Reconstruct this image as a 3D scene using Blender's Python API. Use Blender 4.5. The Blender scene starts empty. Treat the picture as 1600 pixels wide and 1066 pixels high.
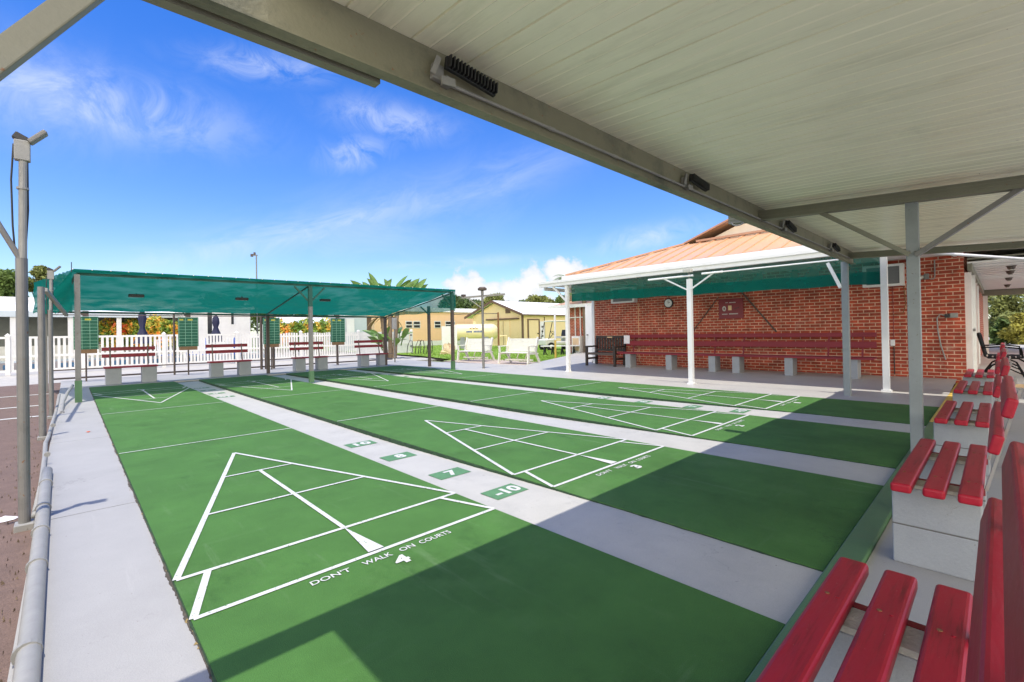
import bpy, math, random
import numpy as np
from mathutils import Vector, Matrix
R = math.radians
random.seed(7)
rng = np.random.default_rng(7)
scn = bpy.context.scene
COL = scn.collection

# ------------------------------------------------------------------ camera
FPX, CYP = 726.27, 514.05            # focal length and principal row, in pixels of a 1600 px wide frame
YAW, PITCH, ROLL = 0.7618, 0.006, -0.018223
CAM = Vector((-1.27253, -2.48172, 1.24809))
FW = Vector((math.sin(YAW)*math.cos(PITCH), math.cos(YAW)*math.cos(PITCH), math.sin(PITCH)))
_r = Vector((math.cos(YAW), -math.sin(YAW), 0)); _u = _r.cross(FW)
RT = _r*math.cos(ROLL) + _u*math.sin(ROLL); UP = -_r*math.sin(ROLL) + _u*math.cos(ROLL)
cd = bpy.data.cameras.new('camera'); cam = bpy.data.objects.new('camera', cd); COL.objects.link(cam)
cam.matrix_world = Matrix(((RT.x, UP.x, -FW.x, CAM.x), (RT.y, UP.y, -FW.y, CAM.y), (RT.z, UP.z, -FW.z, CAM.z), (0, 0, 0, 1)))
cd.sensor_width = 36; cd.lens = FPX/1600*36; cd.shift_y = -(533-CYP)/1600
cd.clip_start = 0.05; cd.clip_end = 2000
scn.camera = cam
def ray(px, py): return FW + RT*((px-800)/FPX) + UP*((CYP-py)/FPX)
def at(px, py, d): return CAM + ray(px, py)*d           # a pixel of the photo at a depth, in metres
def on_y(px, py, y):
    r = ray(px, py); return CAM + r*((y-CAM.y)/r.y)
def on_x(px, py, x):
    r = ray(px, py); return CAM + r*((x-CAM.x)/r.x)

# ------------------------------------------------------------------ light
SUN_TO = Vector((0.11, 0.085, -1.0)).normalized()         # the way the sunlight travels
sl = bpy.data.lights.new('sun', 'SUN'); sun = bpy.data.objects.new('sun', sl); COL.objects.link(sun)
sl.energy = 2.2; sl.angle = R(0.6); sl.color = (1, 0.955, 0.88)
sun.rotation_euler = SUN_TO.to_track_quat('-Z', 'Y').to_euler()
scn.view_settings.view_transform = 'Standard'; scn.view_settings.look = 'None'
scn.view_settings.exposure = 1.05; scn.view_settings.gamma = 1; scn.view_settings.use_curve_mapping = False
W = bpy.data.worlds.new('World'); scn.world = W; W.use_nodes = True
def build_world():
    nt = W.node_tree; N = nt.nodes; L = nt.links
    for n in list(N): N.remove(n)
    out = N.new('ShaderNodeOutputWorld'); bg = N.new('ShaderNodeBackground')
    STR = 0.15
    bg.inputs['Strength'].default_value = STR
    sky = N.new('ShaderNodeTexSky'); sky.sky_type = 'NISHITA'; sky.sun_disc = False
    sky.sun_elevation = math.asin(-SUN_TO.z); sky.sun_rotation = math.atan2(-SUN_TO.x, -SUN_TO.y)
    sky.air_density = 1.0; sky.dust_density = 0.3; sky.ozone_density = 2.2; sky.altitude = 0
    def m(op, a, b=None, c=None, clamp=False):
        n = N.new('ShaderNodeMath'); n.operation = op; n.use_clamp = clamp
        for i, x in enumerate((a, b, c)):
            if x is None: continue
            if isinstance(x, (int, float)): n.inputs[i].default_value = x
            else: L.new(x, n.inputs[i])
        return n.outputs[0]
    hs = N.new('ShaderNodeHueSaturation'); hs.inputs['Saturation'].default_value = 1.42; hs.inputs['Value'].default_value = .75; hs.inputs['Hue'].default_value = .518
    L.new(sky.outputs[0], hs.inputs['Color'])
    tc = N.new('ShaderNodeTexCoord'); sp = N.new('ShaderNodeSeparateXYZ'); L.new(tc.outputs['Generated'], sp.inputs[0])
    az = m('ARCTAN2', sp.outputs[0], sp.outputs[1]); el = m('ARCSINE', sp.outputs[2])
    def angles(px, py):
        r = ray(px, py).normalized(); return math.atan2(r.x, r.y), math.asin(r.z)
    def local(px, py, px2, py2):
        a0, e0 = angles(px, py); a1, e1 = angles(px2, py2); t = math.atan2(e1-e0, a1-a0)
        da = m('SUBTRACT', az, a0); de = m('SUBTRACT', el, e0)
        u = m('ADD', m('MULTIPLY', da, math.cos(t)), m('MULTIPLY', de, math.sin(t)))
        v = m('SUBTRACT', m('MULTIPLY', de, math.cos(t)), m('MULTIPLY', da, math.sin(t)))
        return u, v
    def gauss(u, v, a, b):
        s = m('ADD', m('POWER', m('ABSOLUTE', m('DIVIDE', u, a)), 2.0), m('POWER', m('ABSOLUTE', m('DIVIDE', v, b)), 2.0))
        return m('EXPONENT', m('MULTIPLY', s, -1.0))
    def noise(u, v, su, sv, seed, det=9, rough=0.66, dist=0.8):
        cb = N.new('ShaderNodeCombineXYZ'); L.new(m('MULTIPLY', u, su), cb.inputs[0]); L.new(m('MULTIPLY', v, sv), cb.inputs[1]); cb.inputs[2].default_value = seed
        n = N.new('ShaderNodeTexNoise'); n.inputs['Scale'].default_value = 1; n.inputs['Detail'].default_value = det
        n.inputs['Roughness'].default_value = rough; n.inputs['Distortion'].default_value = dist
        L.new(cb.outputs[0], n.inputs['Vector']); return n.outputs['Fac']
    total = None
    for i, (c, e, a, b, k) in enumerate([((150, 160), (235, 178), .17, .045, 1.15), ((40, 140), (150, 165), .16, .06, .7), ((425, 103), (490, 108), .11, .022, .8),
                                         ((612, 190), (670, 200), .11, .03, .85), ((556, 240), (600, 232), .06, .028, .75), ((470, 362), (560, 340), .26, .030, .9),
                                         ((720, 300), (860, 255), .26, .045, .6), ((600, 345), (700, 315), .35, .07, .45), ((1010, 372), (1110, 352), .10, .022, .8), ((720, 410), (800, 405), .16, .012, .5)]):
        u, v = local(*c, *e)
        g = gauss(u, v, a, b)
        n = noise(u, v, 5.0/a*.3, 1.6/b*.3, i*3.7)
        d = m('MULTIPLY', m('MULTIPLY', g, m('MULTIPLY_ADD', n, 3.5, -1.2, clamp=True)), k)
        total = d if total is None else m('MAXIMUM', total, d)
    cir = m('MINIMUM', m('MULTIPLY', total, .56), .75)
    # cumulus low over the yellow shed
    cum = None
    for (c, a, b) in [((728, 450), .055, .05), ((758, 462), .06, .035), ((700, 470), .05, .025), ((835, 440), .05, .045), ((870, 428), .04, .05), ((810, 458), .07, .032), ((775, 470), .16, .022), ((905, 440), .05, .05)]:
        u, v = local(*c, c[0]+40, c[1]-1)
        g = gauss(u, v, a, b); cum = g if cum is None else m('MAXIMUM', cum, g)
    cn = noise(az, el, 22, 26, 9.1, 8, .62, .2)
    cd_ = m('ADD', cum, m('MULTIPLY', m('SUBTRACT', cn, .5), 1.5))
    sm = N.new('ShaderNodeMapRange'); sm.interpolation_type = 'SMOOTHSTEP'; sm.inputs['From Min'].default_value = .42; sm.inputs['From Max'].default_value = .72
    L.new(cd_, sm.inputs['Value']); cumask = sm.outputs[0]
    # pale air towards the horizon
    hz = m('MULTIPLY', m('EXPONENT', m('MULTIPLY', m('MAXIMUM', el, 0.0), -5.2)), .36)
    def mix(f, a, colb):
        n = N.new('ShaderNodeMix'); n.data_type = 'RGBA'; L.new(f, n.inputs['Factor']); L.new(a, n.inputs[6])
        if isinstance(colb, tuple): n.inputs[7].default_value = colb
        else: L.new(colb, n.inputs[7])
        return n.outputs[2]
    k = 0.52/STR
    c = mix(hz, hs.outputs[0], (.46*k, .64*k, 1.02*k, 1))
    c = mix(cir, c, (.86*k, .93*k, 1.06*k, 1))
    cc = mix(m('MULTIPLY_ADD', cn, 1.6, -.35, clamp=True), c, (.98*k, .98*k, 1.0*k, 1))
    shade = N.new('ShaderNodeMix'); shade.data_type = 'RGBA'; shade.inputs[6].default_value = (.74*k, .79*k, .9*k, 1); shade.inputs[7].default_value = (1.02*k, 1.02*k, 1.02*k, 1)
    L.new(m('MULTIPLY_ADD', cd_, 1.5, -.65, clamp=True), shade.inputs['Factor'])
    c = mix(cumask, c, shade.outputs[2])
    # unseen bright broken cloud, added behind the photographer to fill the roofed shade
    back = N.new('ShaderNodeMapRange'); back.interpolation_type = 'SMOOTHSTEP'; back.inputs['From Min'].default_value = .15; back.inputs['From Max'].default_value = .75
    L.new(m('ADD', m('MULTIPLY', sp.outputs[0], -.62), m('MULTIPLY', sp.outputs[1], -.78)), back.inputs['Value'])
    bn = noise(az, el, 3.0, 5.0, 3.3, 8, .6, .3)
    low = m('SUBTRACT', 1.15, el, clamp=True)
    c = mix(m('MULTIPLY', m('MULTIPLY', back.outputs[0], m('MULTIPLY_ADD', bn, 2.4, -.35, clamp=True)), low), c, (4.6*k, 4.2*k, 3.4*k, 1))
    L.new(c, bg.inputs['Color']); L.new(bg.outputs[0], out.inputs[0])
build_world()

# ------------------------------------------------------------------ materials
def mat(name, col, rough=.6, var=.12, scale=6, bump=0, bscale=80, metal=0, spec=.5, stain=None, stain_scale=1.2, stain_amt=.5, stretch=(1, 1, 1), coat=0, edge=.55, chips=None, speck=0, crack=None, scuff=None):
    M = bpy.data.materials.new(name); M.use_nodes = True; nt = M.node_tree; N = nt.nodes; L = nt.links
    b = N['Principled BSDF']; b.inputs['Roughness'].default_value = rough; b.inputs['Metallic'].default_value = metal
    b.inputs['Specular IOR Level'].default_value = spec; b.inputs['Coat Weight'].default_value = coat
    geo = N.new('ShaderNodeNewGeometry'); mp = N.new('ShaderNodeMapping'); mp.inputs['Scale'].default_value = stretch
    L.new(geo.outputs['Position'], mp.inputs['Vector'])
    n1 = N.new('ShaderNodeTexNoise'); n1.inputs['Scale'].default_value = scale; n1.inputs['Detail'].default_value = 8; n1.inputs['Roughness'].default_value = .65
    L.new(mp.outputs[0], n1.inputs['Vector'])
    r = N.new('ShaderNodeMapRange'); r.inputs['From Min'].default_value = .25; r.inputs['From Max'].default_value = .75
    r.inputs['To Min'].default_value = 1-var; r.inputs['To Max'].default_value = 1+var; L.new(n1.outputs['Fac'], r.inputs['Value'])
    mx = N.new('ShaderNodeVectorMath'); mx.operation = 'SCALE'; mx.inputs[0].default_value = col; L.new(r.outputs[0], mx.inputs['Scale'])
    c = mx.outputs[0]
    if stain:
        n2 = N.new('ShaderNodeTexNoise'); n2.inputs['Scale'].default_value = stain_scale; n2.inputs['Detail'].default_value = 10; n2.inputs['Roughness'].default_value = .7
        L.new(mp.outputs[0], n2.inputs['Vector'])
        r2 = N.new('ShaderNodeMapRange'); r2.inputs['From Min'].default_value = edge; r2.inputs['From Max'].default_value = edge+.15; r2.inputs['To Max'].default_value = stain_amt
        L.new(n2.outputs['Fac'], r2.inputs['Value'])
        m2 = N.new('ShaderNodeMix'); m2.data_type = 'RGBA'; L.new(r2.outputs[0], m2.inputs['Factor']); L.new(c, m2.inputs[6]); m2.inputs[7].default_value = (*stain, 1)
        c = m2.outputs[2]
    def overlay(c, fac, col2):
        m2 = N.new('ShaderNodeMix'); m2.data_type = 'RGBA'; L.new(fac, m2.inputs['Factor']); L.new(c, m2.inputs[6]); m2.inputs[7].default_value = (*col2, 1); return m2.outputs[2]
    def nz(scale, det=6, rough=.6, st=None, w=None):
        n_ = N.new('ShaderNodeTexNoise'); n_.inputs['Scale'].default_value = scale; n_.inputs['Detail'].default_value = det; n_.inputs['Roughness'].default_value = rough
        if st:
            mp2 = N.new('ShaderNodeMapping'); mp2.inputs['Scale'].default_value = st; L.new(geo.outputs['Position'], mp2.inputs['Vector']); L.new(mp2.outputs[0], n_.inputs['Vector'])
        else: L.new(geo.outputs['Position'], n_.inputs['Vector'])
        return n_.outputs['Fac']
    def ramp(v, lo, hi, to):
        r_ = N.new('ShaderNodeMapRange'); r_.inputs['From Min'].default_value = lo; r_.inputs['From Max'].default_value = hi; r_.inputs['To Max'].default_value = to; L.new(v, r_.inputs['Value']); return r_.outputs[0]
    def mul(a_, b_):
        k_ = N.new('ShaderNodeMath'); k_.operation = 'MULTIPLY'; L.new(a_, k_.inputs[0]); L.new(b_, k_.inputs[1]); return k_.outputs[0]
    if scuff:                                            # long pale or dark drag marks: (colour, stretch, threshold, amount)
        for col2, st, th, am in scuff: c = overlay(c, mul(ramp(nz(1, 8, .7, st), th, th+.12, am), ramp(nz(1.1, 4), .42, .62, 1)), col2)
    if speck:
        v = ramp(nz(260, 3, .7), .35, .65, 1); k_ = N.new('ShaderNodeMapRange'); k_.inputs['To Min'].default_value = 1-speck; k_.inputs['To Max'].default_value = 1+speck; L.new(v, k_.inputs['Value'])
        vm = N.new('ShaderNodeVectorMath'); vm.operation = 'SCALE'; L.new(c, vm.inputs[0]); L.new(k_.outputs[0], vm.inputs['Scale']); c = vm.outputs[0]
    if chips:                                            # small chipped spots: (colour, scale, threshold)
        col2, sc, th = chips; c = overlay(c, mul(ramp(nz(sc, 5, .6), th, th+.03, 1), ramp(nz(sc*.13, 3), .45, .55, 1)), col2)
    if crack:                                            # hairline cracks along the contours of a slow noise: (colour, scale, width)
        col2, sc, wd = crack; a_ = N.new('ShaderNodeMath'); a_.operation = 'SUBTRACT'; a_.inputs[1].default_value = .5; L.new(nz(sc, 9, .62), a_.inputs[0])
        b_ = N.new('ShaderNodeMath'); b_.operation = 'ABSOLUTE'; L.new(a_.outputs[0], b_.inputs[0])
        r_ = N.new('ShaderNodeMapRange'); r_.inputs['From Min'].default_value = 0; r_.inputs['From Max'].default_value = wd; r_.inputs['To Min'].default_value = .7; r_.inputs['To Max'].default_value = 0; L.new(b_.outputs[0], r_.inputs['Value'])
        c = overlay(c, mul(r_.outputs[0], ramp(nz(sc*.9+.13, 3), .52, .58, 1)), col2)
    L.new(c, b.inputs['Base Color'])
    if bump:
        n3 = N.new('ShaderNodeTexNoise'); n3.inputs['Scale'].default_value = bscale; n3.inputs['Detail'].default_value = 4; L.new(mp.outputs[0], n3.inputs['Vector'])
        bp = N.new('ShaderNodeBump'); bp.inputs['Strength'].default_value = bump; bp.inputs['Distance'].default_value = .01
        L.new(n3.outputs['Fac'], bp.inputs['Height']); L.new(bp.outputs[0], b.inputs['Normal'])
    return M
M = {}
M['court'] = mat('green court paint', (.058, .155, .030), .8, .20, 2.1, .35, 220, stain=(.088, .185, .052), spec=.3, stain_scale=.9, stain_amt=.7, speck=.22, scuff=[((.15, .25, .11), (9, .8, 1), .57, .6), ((.15, .25, .11), (.9, 8, 1), .60, .55), ((.025, .08, .014), (3, 1.4, 1), .56, .7), ((.036, .10, .016), (.6, .6, 1), .50, .6)], crack=((.03, .07, .02), .55, .0022), chips=((.20, .22, .15), 60, .70))
M['court_edge'] = mat('court edge', (.022, .055, .022), .9, .5, 18, .8, 60, stain=(.05, .04, .02), stain_scale=9, stain_amt=.5)
M['curb_green'] = mat('curb green paint', (.07, .16, .07), .5, .12, 6, .2, 90, stain=(.10, .12, .06), stain_scale=3)
M['gray'] = mat('gray floor paint', (.355, .345, .32), .62, .07, 2.4, .15, 160, stain=(.325, .315, .29), stain_scale=1.1, stain_amt=.5, speck=.08, crack=((.12, .115, .10), .7, .0022), chips=((.22, .20, .17), 45, .68), scuff=[((.24, .23, .20), (1.5, 1.5, 1), .60, .5), ((.46, .45, .42), (6, .7, 1), .60, .5)], edge=.5)
M['gray2'] = mat('gray gutter paint', (.45, .435, .385), .6, .08, 3.1, .15, 160, stain=(.36, .35, .32), speck=.08, crack=((.13, .125, .11), .8, .002), chips=((.24, .22, .19), 45, .68), scuff=[((.27, .26, .23), (4, 1, 1), .60, .5), ((.22, .21, .19), (2, 2, 1), .64, .6)], stain_scale=1.7, stain_amt=.5, edge=.52)
M['porch'] = mat('porch floor paint', (.42, .405, .365), .5, .09, 1.6, .15, 120, stain=(.33, .32, .30), speck=.07, scuff=[((.24, .235, .22), (1.2, 1.2, 1), .58, .5)], stain_scale=.8, stain_amt=.6)
M['white_line'] = mat('white line paint', (.57, .57, .54), .7, .10, 30, .2, 160, stain=(.40, .46, .36), stain_scale=7, stain_amt=.6, edge=.53, chips=((.10, .20, .07), 70, .60), speck=.1)
M['stencil'] = mat('white stencil paint', (.56, .56, .53), .7, .16, 60, stain=(.38, .44, .34), stain_scale=14, stain_amt=.4)
M['canopygreen'] = mat('dark green steel', (.012, .085, .062), .6, .15, 8)
M['soil'] = mat('soil', (.07, .06, .045), .95, .5, 30, .8, 90)
M['plate'] = mat('green stencil plate', (.085, .21, .09), .7, .16, 20)
M['yellow_paint'] = mat('yellow curb paint', (.62, .42, .08), .6, .15, 8, .2)
M['asphalt'] = mat('reddish pavement', (.150, .098, .075), .9, .2, 9, .5, 90, speck=.3, stain=(.12, .08, .065), stain_scale=1.5, stain_amt=.6)
M['sand'] = mat('shell sand', (.42, .40, .36), .95, .2, 7, .6, 30, stain=(.42, .38, .32), stain_scale=2.4, stain_amt=.4)
M['grass'] = mat('lawn', (.20, .33, .04), .9, .35, 5, .8, 60, stain=(.10, .19, .02), stain_scale=1.2)
M['ground'] = mat('rough ground', (.13, .16, .06), .95, .3, .5)
M['deck'] = mat('pale pool deck', (.33, .30, .28), .85, .1, 2)
M['water'] = mat('pool water', (.05, .22, .34), .08, .3, 2.5, .2, 4)
M['tile'] = mat('pool tile', (.05, .14, .24), .3, .3, 9)
M['metal'] = mat('galvanized pipe', (.19, .185, .175), .5, .14, 7, .1, 60, metal=.25, stain=(.13, .125, .115), stain_amt=.7, chips=((.2, .1, .05), 30, .64), stain_scale=5)
M['pipe'] = mat('painted pipe', (.28, .275, .255), .55, .14, 8, .15, 50, stain=(.34, .31, .28), stain_scale=7, stain_amt=.5)
M['bluegray'] = mat('blue gray post paint', (.255, .28, .28), .5, .1, 6, .15, 40, stain=(.21, .23, .23), chips=((.14, .11, .08), 50, .66), stain_scale=4)
M['block'] = mat('blue gray block paint', (.29, .305, .32), .65, .08, 5, .3, 60, stain=(.26, .27, .28), chips=((.22, .215, .20), 40, .70), speck=.05, crack=((.16, .155, .14), 2.2, .002), scuff=[((.28, .28, .26), (2, 2, 5), .60, .5)], stain_scale=2.2)
M['blockraw'] = mat('bare concrete', (.44, .42, .37), .9, .25, 16, .6, 70, stain=(.2, .18, .15), stain_scale=8)
M['joint'] = mat('mortar crack', (.12, .115, .11), .95, .2, 20)
M['red'] = mat('red bench paint', (.345, .010, .026), .42, .10, 9, .22, 45, stain=(.22, .009, .018), stain_scale=4, spec=.3, chips=((.42, .34, .27), 70, .70), scuff=[((.13, .006, .010), (2.5, 40, 40), .54, .75), ((.45, .07, .08), (3, 55, 55), .60, .45), ((.10, .02, .02), (5, 5, 5), .62, .6)], stretch=(.25, 1, 1))
M['maroon'] = mat('maroon bench paint', (.21, .014, .024), .6, .15, 7, .2, 40, stretch=(1, .25, 1))
M['beam'] = mat('gray green beam paint', (.225, .215, .145), .6, .12, 3, .2, 60, stain=(.085, .09, .068), edge=.51, chips=((.25, .13, .06), 30, .66), stain_scale=1.6, stain_amt=.85)
M['beam2'] = mat('gray beam paint', (.21, .205, .15), .55, .1, 5, .15, 60, stain=(.21, .21, .18), chips=((.22, .12, .06), 34, .66), stain_scale=2.2)
M['ceiling'] = mat('cream ceiling paint', (.94, .91, .71), .27, .05, 2.5, .12, 30, stain=(.76, .735, .56), stain_scale=2.1, stain_amt=.8, scuff=[((.70, .68, .53), (1.6, 2.2, 1), .56, .5), ((.96, .94, .80), (7, .5, 1), .58, .5)], chips=((.4, .32, .2), 22, .72), stretch=(2.6, .32, 1), edge=.53)
M['roof_top'] = mat('roof sheet top', (.6, .6, .58), .5)
M['white'] = mat('white trim paint', (.76, .755, .73), .5, .05, 4, .05, stain=(.62, .60, .55), stain_scale=3, stain_amt=.5)
M['vinyl'] = mat('white vinyl', (.74, .73, .70), .45, .06, 3, stain=(.56, .54, .48), stain_scale=2.5, stain_amt=.6)
M['whiteroof'] = mat('white roof coat', (.82, .82, .82), .6, .05, 2)
M['wood_white'] = mat('cream bench paint', (.74, .73, .64), .55, .08, 8, .2, stain=(.55, .50, .38), stain_scale=7, stain_amt=.5)
M['orange_roof'] = mat('terracotta metal roof', (.60, .355, .205), .38, .06, 1.4, stain=(.52, .26, .12), stain_scale=.8)
M['orange_trim'] = mat('terracotta trim', (.46, .25, .145), .4, .08, 3)
M['beige'] = mat('beige gable siding', (.86, .74, .58), .6, .07, 5)
M['darkwood'] = mat('dark brown wood', (.038, .028, .022), .5, .3, 12, .3, 40, stretch=(1, .3, 1))
M['black'] = mat('black metal', (.018, .018, .02), .45, .2, 20)
M['iron'] = mat('wrought iron', (.012, .012, .013), .8, .2, 20, spec=.2)
M['brown'] = mat('brown steel', (.085, .062, .05), .6, .25, 10, .2)
M['lens'] = mat('lamp lens', (.45, .44, .38), .25)
M['navy'] = mat('navy canvas', (.022, .024, .06), .85, .2, 12, .3)
M['blue'] = mat('blue chair fabric', (.05, .13, .5), .8)
M['peach'] = mat('peach siding', (.86, .58, .34), .6, .05, 2)
M['yellow'] = mat('yellow shed paint', (.80, .62, .34), .65, .05, 2, stain=(.58, .38, .14), stain_scale=1)
M['shedtrim'] = mat('brown trim', (.14, .08, .045), .6)
M['tank'] = mat('cream tank enamel', (.80, .68, .38), .35, .07, 2, stain=(.58, .44, .17), stain_scale=1.3, stain_amt=.6)
M['tankmark'] = mat('blue tank lettering', (.12, .17, .32), .5)
M['rust'] = mat('rust', (.22, .10, .04), .8, .3, 15)
M['glass'] = mat('dark window', (.03, .035, .04), .1, .2, 3)
M['greygreen'] = mat('screened porch wall', (.16, .17, .16), .8, .2, 3)
M['steel_grey'] = mat('grey house wall', (.52, .58, .60), .6, .05)
M['acgrille'] = mat('grey air grille', (.16, .165, .17), .7, .1, 40)
M['signred'] = mat('wine red sign', (.20, .012, .018), .4, .1, 9)
M['paper'] = mat('paper notice', (.78, .74, .76), .8)
M['tan'] = mat('tan paint', (.72, .50, .28), .7)
M['rock'] = mat('tan rock', (.55, .43, .26), .95, .3, 6, 1, 12)
M['board'] = mat('green score cloth', (.014, .11, .06), .7, .25, 9, .2)
M['boardside'] = mat('score board side', (.03, .10, .075), .6, .2)
M['boardline'] = mat('score board line', (.30, .55, .38), .7)
M['boardmark'] = mat('yellow score mark', (.45, .42, .04), .7)
M['ply'] = mat('weathered plywood', (.20, .12, .055), .8, .25, 12, .3)
M['cartseat'] = mat('cart seat', (.78, .75, .68), .5)
M['rubber'] = mat('rubber', (.02, .02, .02), .8)
M['orange'] = mat('orange leaf', (.55, .11, .03), .7)
M['bark'] = mat('bark', (.2,.15,.1), .95, .3, 9, .6, 20)
M['tree_a'] = mat('foliage', (.11, .17, .035), .8, .5, 1.3)
M['tree_b'] = mat('foliage olive', (.18, .20, .05), .8, .5, 1.2)
M['tree_c'] = mat('foliage dark', (.075, .12, .035), .8, .5, 1.4)
M['frond'] = mat('palm frond', (.10, .17, .035), .5, .35, 3)
M['paddle'] = mat('paddle leaf', (.11, .21, .04), .4, .4, 1.6)
M['leafdry'] = mat('dry leaf', (.24, .17, .06), .8, .3, 4)
M['plant_y'] = mat('yellow shrub leaf', (.28, .26, .04), .8, .5, 2)
def croton():
    m = mat('croton leaf', (.10, .20, .02), .6, .3, 6); nt = m.node_tree; N = nt.nodes; L = nt.links
    g = N.new('ShaderNodeNewGeometry'); n = N.new('ShaderNodeTexNoise'); n.inputs['Scale'].default_value = 1.1; n.inputs['Detail'].default_value = 5; n.inputs['Roughness'].default_value = .75
    L.new(g.outputs['Position'], n.inputs['Vector']); cr = N.new('ShaderNodeValToRGB'); e = cr.color_ramp.elements
    e[0].position = .36; e[0].color = (.07, .16, .02, 1); e[1].position = .66; e[1].color = (.75, .10, .04, 1)
    for p, c in ((.46, (.15, .26, .03, 1)), (.53, (.55, .45, .05, 1)), (.59, (.85, .30, .04, 1))):
        x = cr.color_ramp.elements.new(p); x.color = c
    L.new(n.outputs['Fac'], cr.inputs[0]); L.new(cr.outputs[0], N['Principled BSDF'].inputs['Base Color']); return m
M['croton'] = croton()
def brickmat():
    m = bpy.data.materials.new('red brick'); m.use_nodes = True; nt = m.node_tree; N = nt.nodes; L = nt.links; b = N['Principled BSDF']; b.inputs['Roughness'].default_value = .85
    g = N.new('ShaderNodeNewGeometry'); s = N.new('ShaderNodeSeparateXYZ'); L.new(g.outputs['Position'], s.inputs[0])
    sn = N.new('ShaderNodeSeparateXYZ'); L.new(g.outputs['True Normal'], sn.inputs[0])
    ab = N.new('ShaderNodeMath'); ab.operation = 'ABSOLUTE'; L.new(sn.outputs[0], ab.inputs[0])
    gt = N.new('ShaderNodeMath'); gt.operation = 'GREATER_THAN'; gt.inputs[1].default_value = .5; L.new(ab.outputs[0], gt.inputs[0])
    mx = N.new('ShaderNodeMix'); mx.data_type = 'FLOAT'; L.new(gt.outputs[0], mx.inputs[0]); L.new(s.outputs[0], mx.inputs[2]); L.new(s.outputs[1], mx.inputs[3])
    cb = N.new('ShaderNodeCombineXYZ'); L.new(mx.outputs[0], cb.inputs[0]); L.new(s.outputs[2], cb.inputs[1])
    # a hand-laid wobble
    nw = N.new('ShaderNodeTexNoise'); nw.inputs['Scale'].default_value = 7; L.new(cb.outputs[0], nw.inputs['Vector'])
    va = N.new('ShaderNodeVectorMath'); va.operation = 'MULTIPLY_ADD'; va.inputs[1].default_value = (.005, .004, 0); L.new(nw.outputs['Color'], va.inputs[0]); L.new(cb.outputs[0], va.inputs[2])
    t = N.new('ShaderNodeTexBrick'); t.inputs['Scale'].default_value = 1; t.inputs['Brick Width'].default_value = .215; t.inputs['Row Height'].default_value = .0765
    t.inputs['Mortar Size'].default_value = .0092; t.inputs['Mortar Smooth'].default_value = .25; t.inputs['Bias'].default_value = -.1
    t.inputs['Color1'].default_value = (.44, .068, .030, 1); t.inputs['Color2'].default_value = (.27, .042, .021, 1); t.inputs['Mortar'].default_value = (.60, .39, .27, 1)
    L.new(va.outputs[0], t.inputs['Vector'])
    n = N.new('ShaderNodeTexNoise'); n.inputs['Scale'].default_value = 3.5; n.inputs['Detail'].default_value = 9; n.inputs['Roughness'].default_value = .7; L.new(g.outputs['Position'], n.inputs['Vector'])
    r = N.new('ShaderNodeMapRange'); r.inputs['From Min'].default_value = .3; r.inputs['From Max'].default_value = .7; r.inputs['To Min'].default_value = .55; r.inputs['To Max'].default_value = 1.4; L.new(n.outputs['Fac'], r.inputs['Value'])
    vs = N.new('ShaderNodeVectorMath'); vs.operation = 'SCALE'; L.new(t.outputs['Color'], vs.inputs[0]); L.new(r.outputs[0], vs.inputs['Scale'])
    # pale efflorescence in patches
    n2 = N.new('ShaderNodeTexNoise'); n2.inputs['Scale'].default_value = 1.7; n2.inputs['Detail'].default_value = 8; n2.inputs['Roughness'].default_value = .68; L.new(g.outputs['Position'], n2.inputs['Vector'])
    r2 = N.new('ShaderNodeMapRange'); r2.inputs['From Min'].default_value = .60; r2.inputs['From Max'].default_value = .74; r2.inputs['To Max'].default_value = .55; L.new(n2.outputs['Fac'], r2.inputs['Value'])
    m2 = N.new('ShaderNodeMix'); m2.data_type = 'RGBA'; L.new(r2.outputs[0], m2.inputs['Factor']); L.new(vs.outputs[0], m2.inputs[6]); m2.inputs[7].default_value = (.45, .31, .24, 1)
    L.new(m2.outputs[2], b.inputs['Base Color'])
    bp = N.new('ShaderNodeBump'); bp.inputs['Strength'].default_value = .7; bp.inputs['Distance'].default_value = .008; bp.invert = True
    L.new(t.outputs['Fac'], bp.inputs['Height']); L.new(bp.outputs[0], b.inputs['Normal'])
    return m
M['brick'] = brickmat()
def mesh_cloth(name, col, opacity, thru=.5):
    m = bpy.data.materials.new(name); m.use_nodes = True; nt = m.node_tree; N = nt.nodes; L = nt.links
    for n in list(N): N.remove(n)
    o = N.new('ShaderNodeOutputMaterial'); tr = N.new('ShaderNodeBsdfTransparent'); tr.inputs[0].default_value = (.80, .95, .90, 1)
    d = N.new('ShaderNodeBsdfDiffuse'); d.inputs[0].default_value = (*col, 1); t = N.new('ShaderNodeBsdfTranslucent'); t.inputs[0].default_value = (*col, 1)
    g = N.new('ShaderNodeNewGeometry'); n = N.new('ShaderNodeTexNoise'); n.inputs['Scale'].default_value = 2.2; n.inputs['Detail'].default_value = 4; L.new(g.outputs['Position'], n.inputs['Vector'])
    r = N.new('ShaderNodeMapRange'); r.inputs['From Min'].default_value = .3; r.inputs['From Max'].default_value = .7; r.inputs['To Min'].default_value = opacity-.05; r.inputs['To Max'].default_value = opacity+.05; L.new(n.outputs['Fac'], r.inputs['Value'])
    m1 = N.new('ShaderNodeMixShader'); m1.inputs[0].default_value = thru; L.new(d.outputs[0], m1.inputs[1]); L.new(t.outputs[0], m1.inputs[2])
    m2 = N.new('ShaderNodeMixShader'); L.new(r.outputs[0], m2.inputs[0]); L.new(tr.outputs[0], m2.inputs[1]); L.new(m1.outputs[0], m2.inputs[2]); L.new(m2.outputs[0], o.inputs[0])
    return m
M['shade'] = mesh_cloth('green shade mesh', (.008, .20, .16), .88)
M['shade_thin'] = mesh_cloth('thin green shade mesh', (.010, .19, .15), .70)
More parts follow.
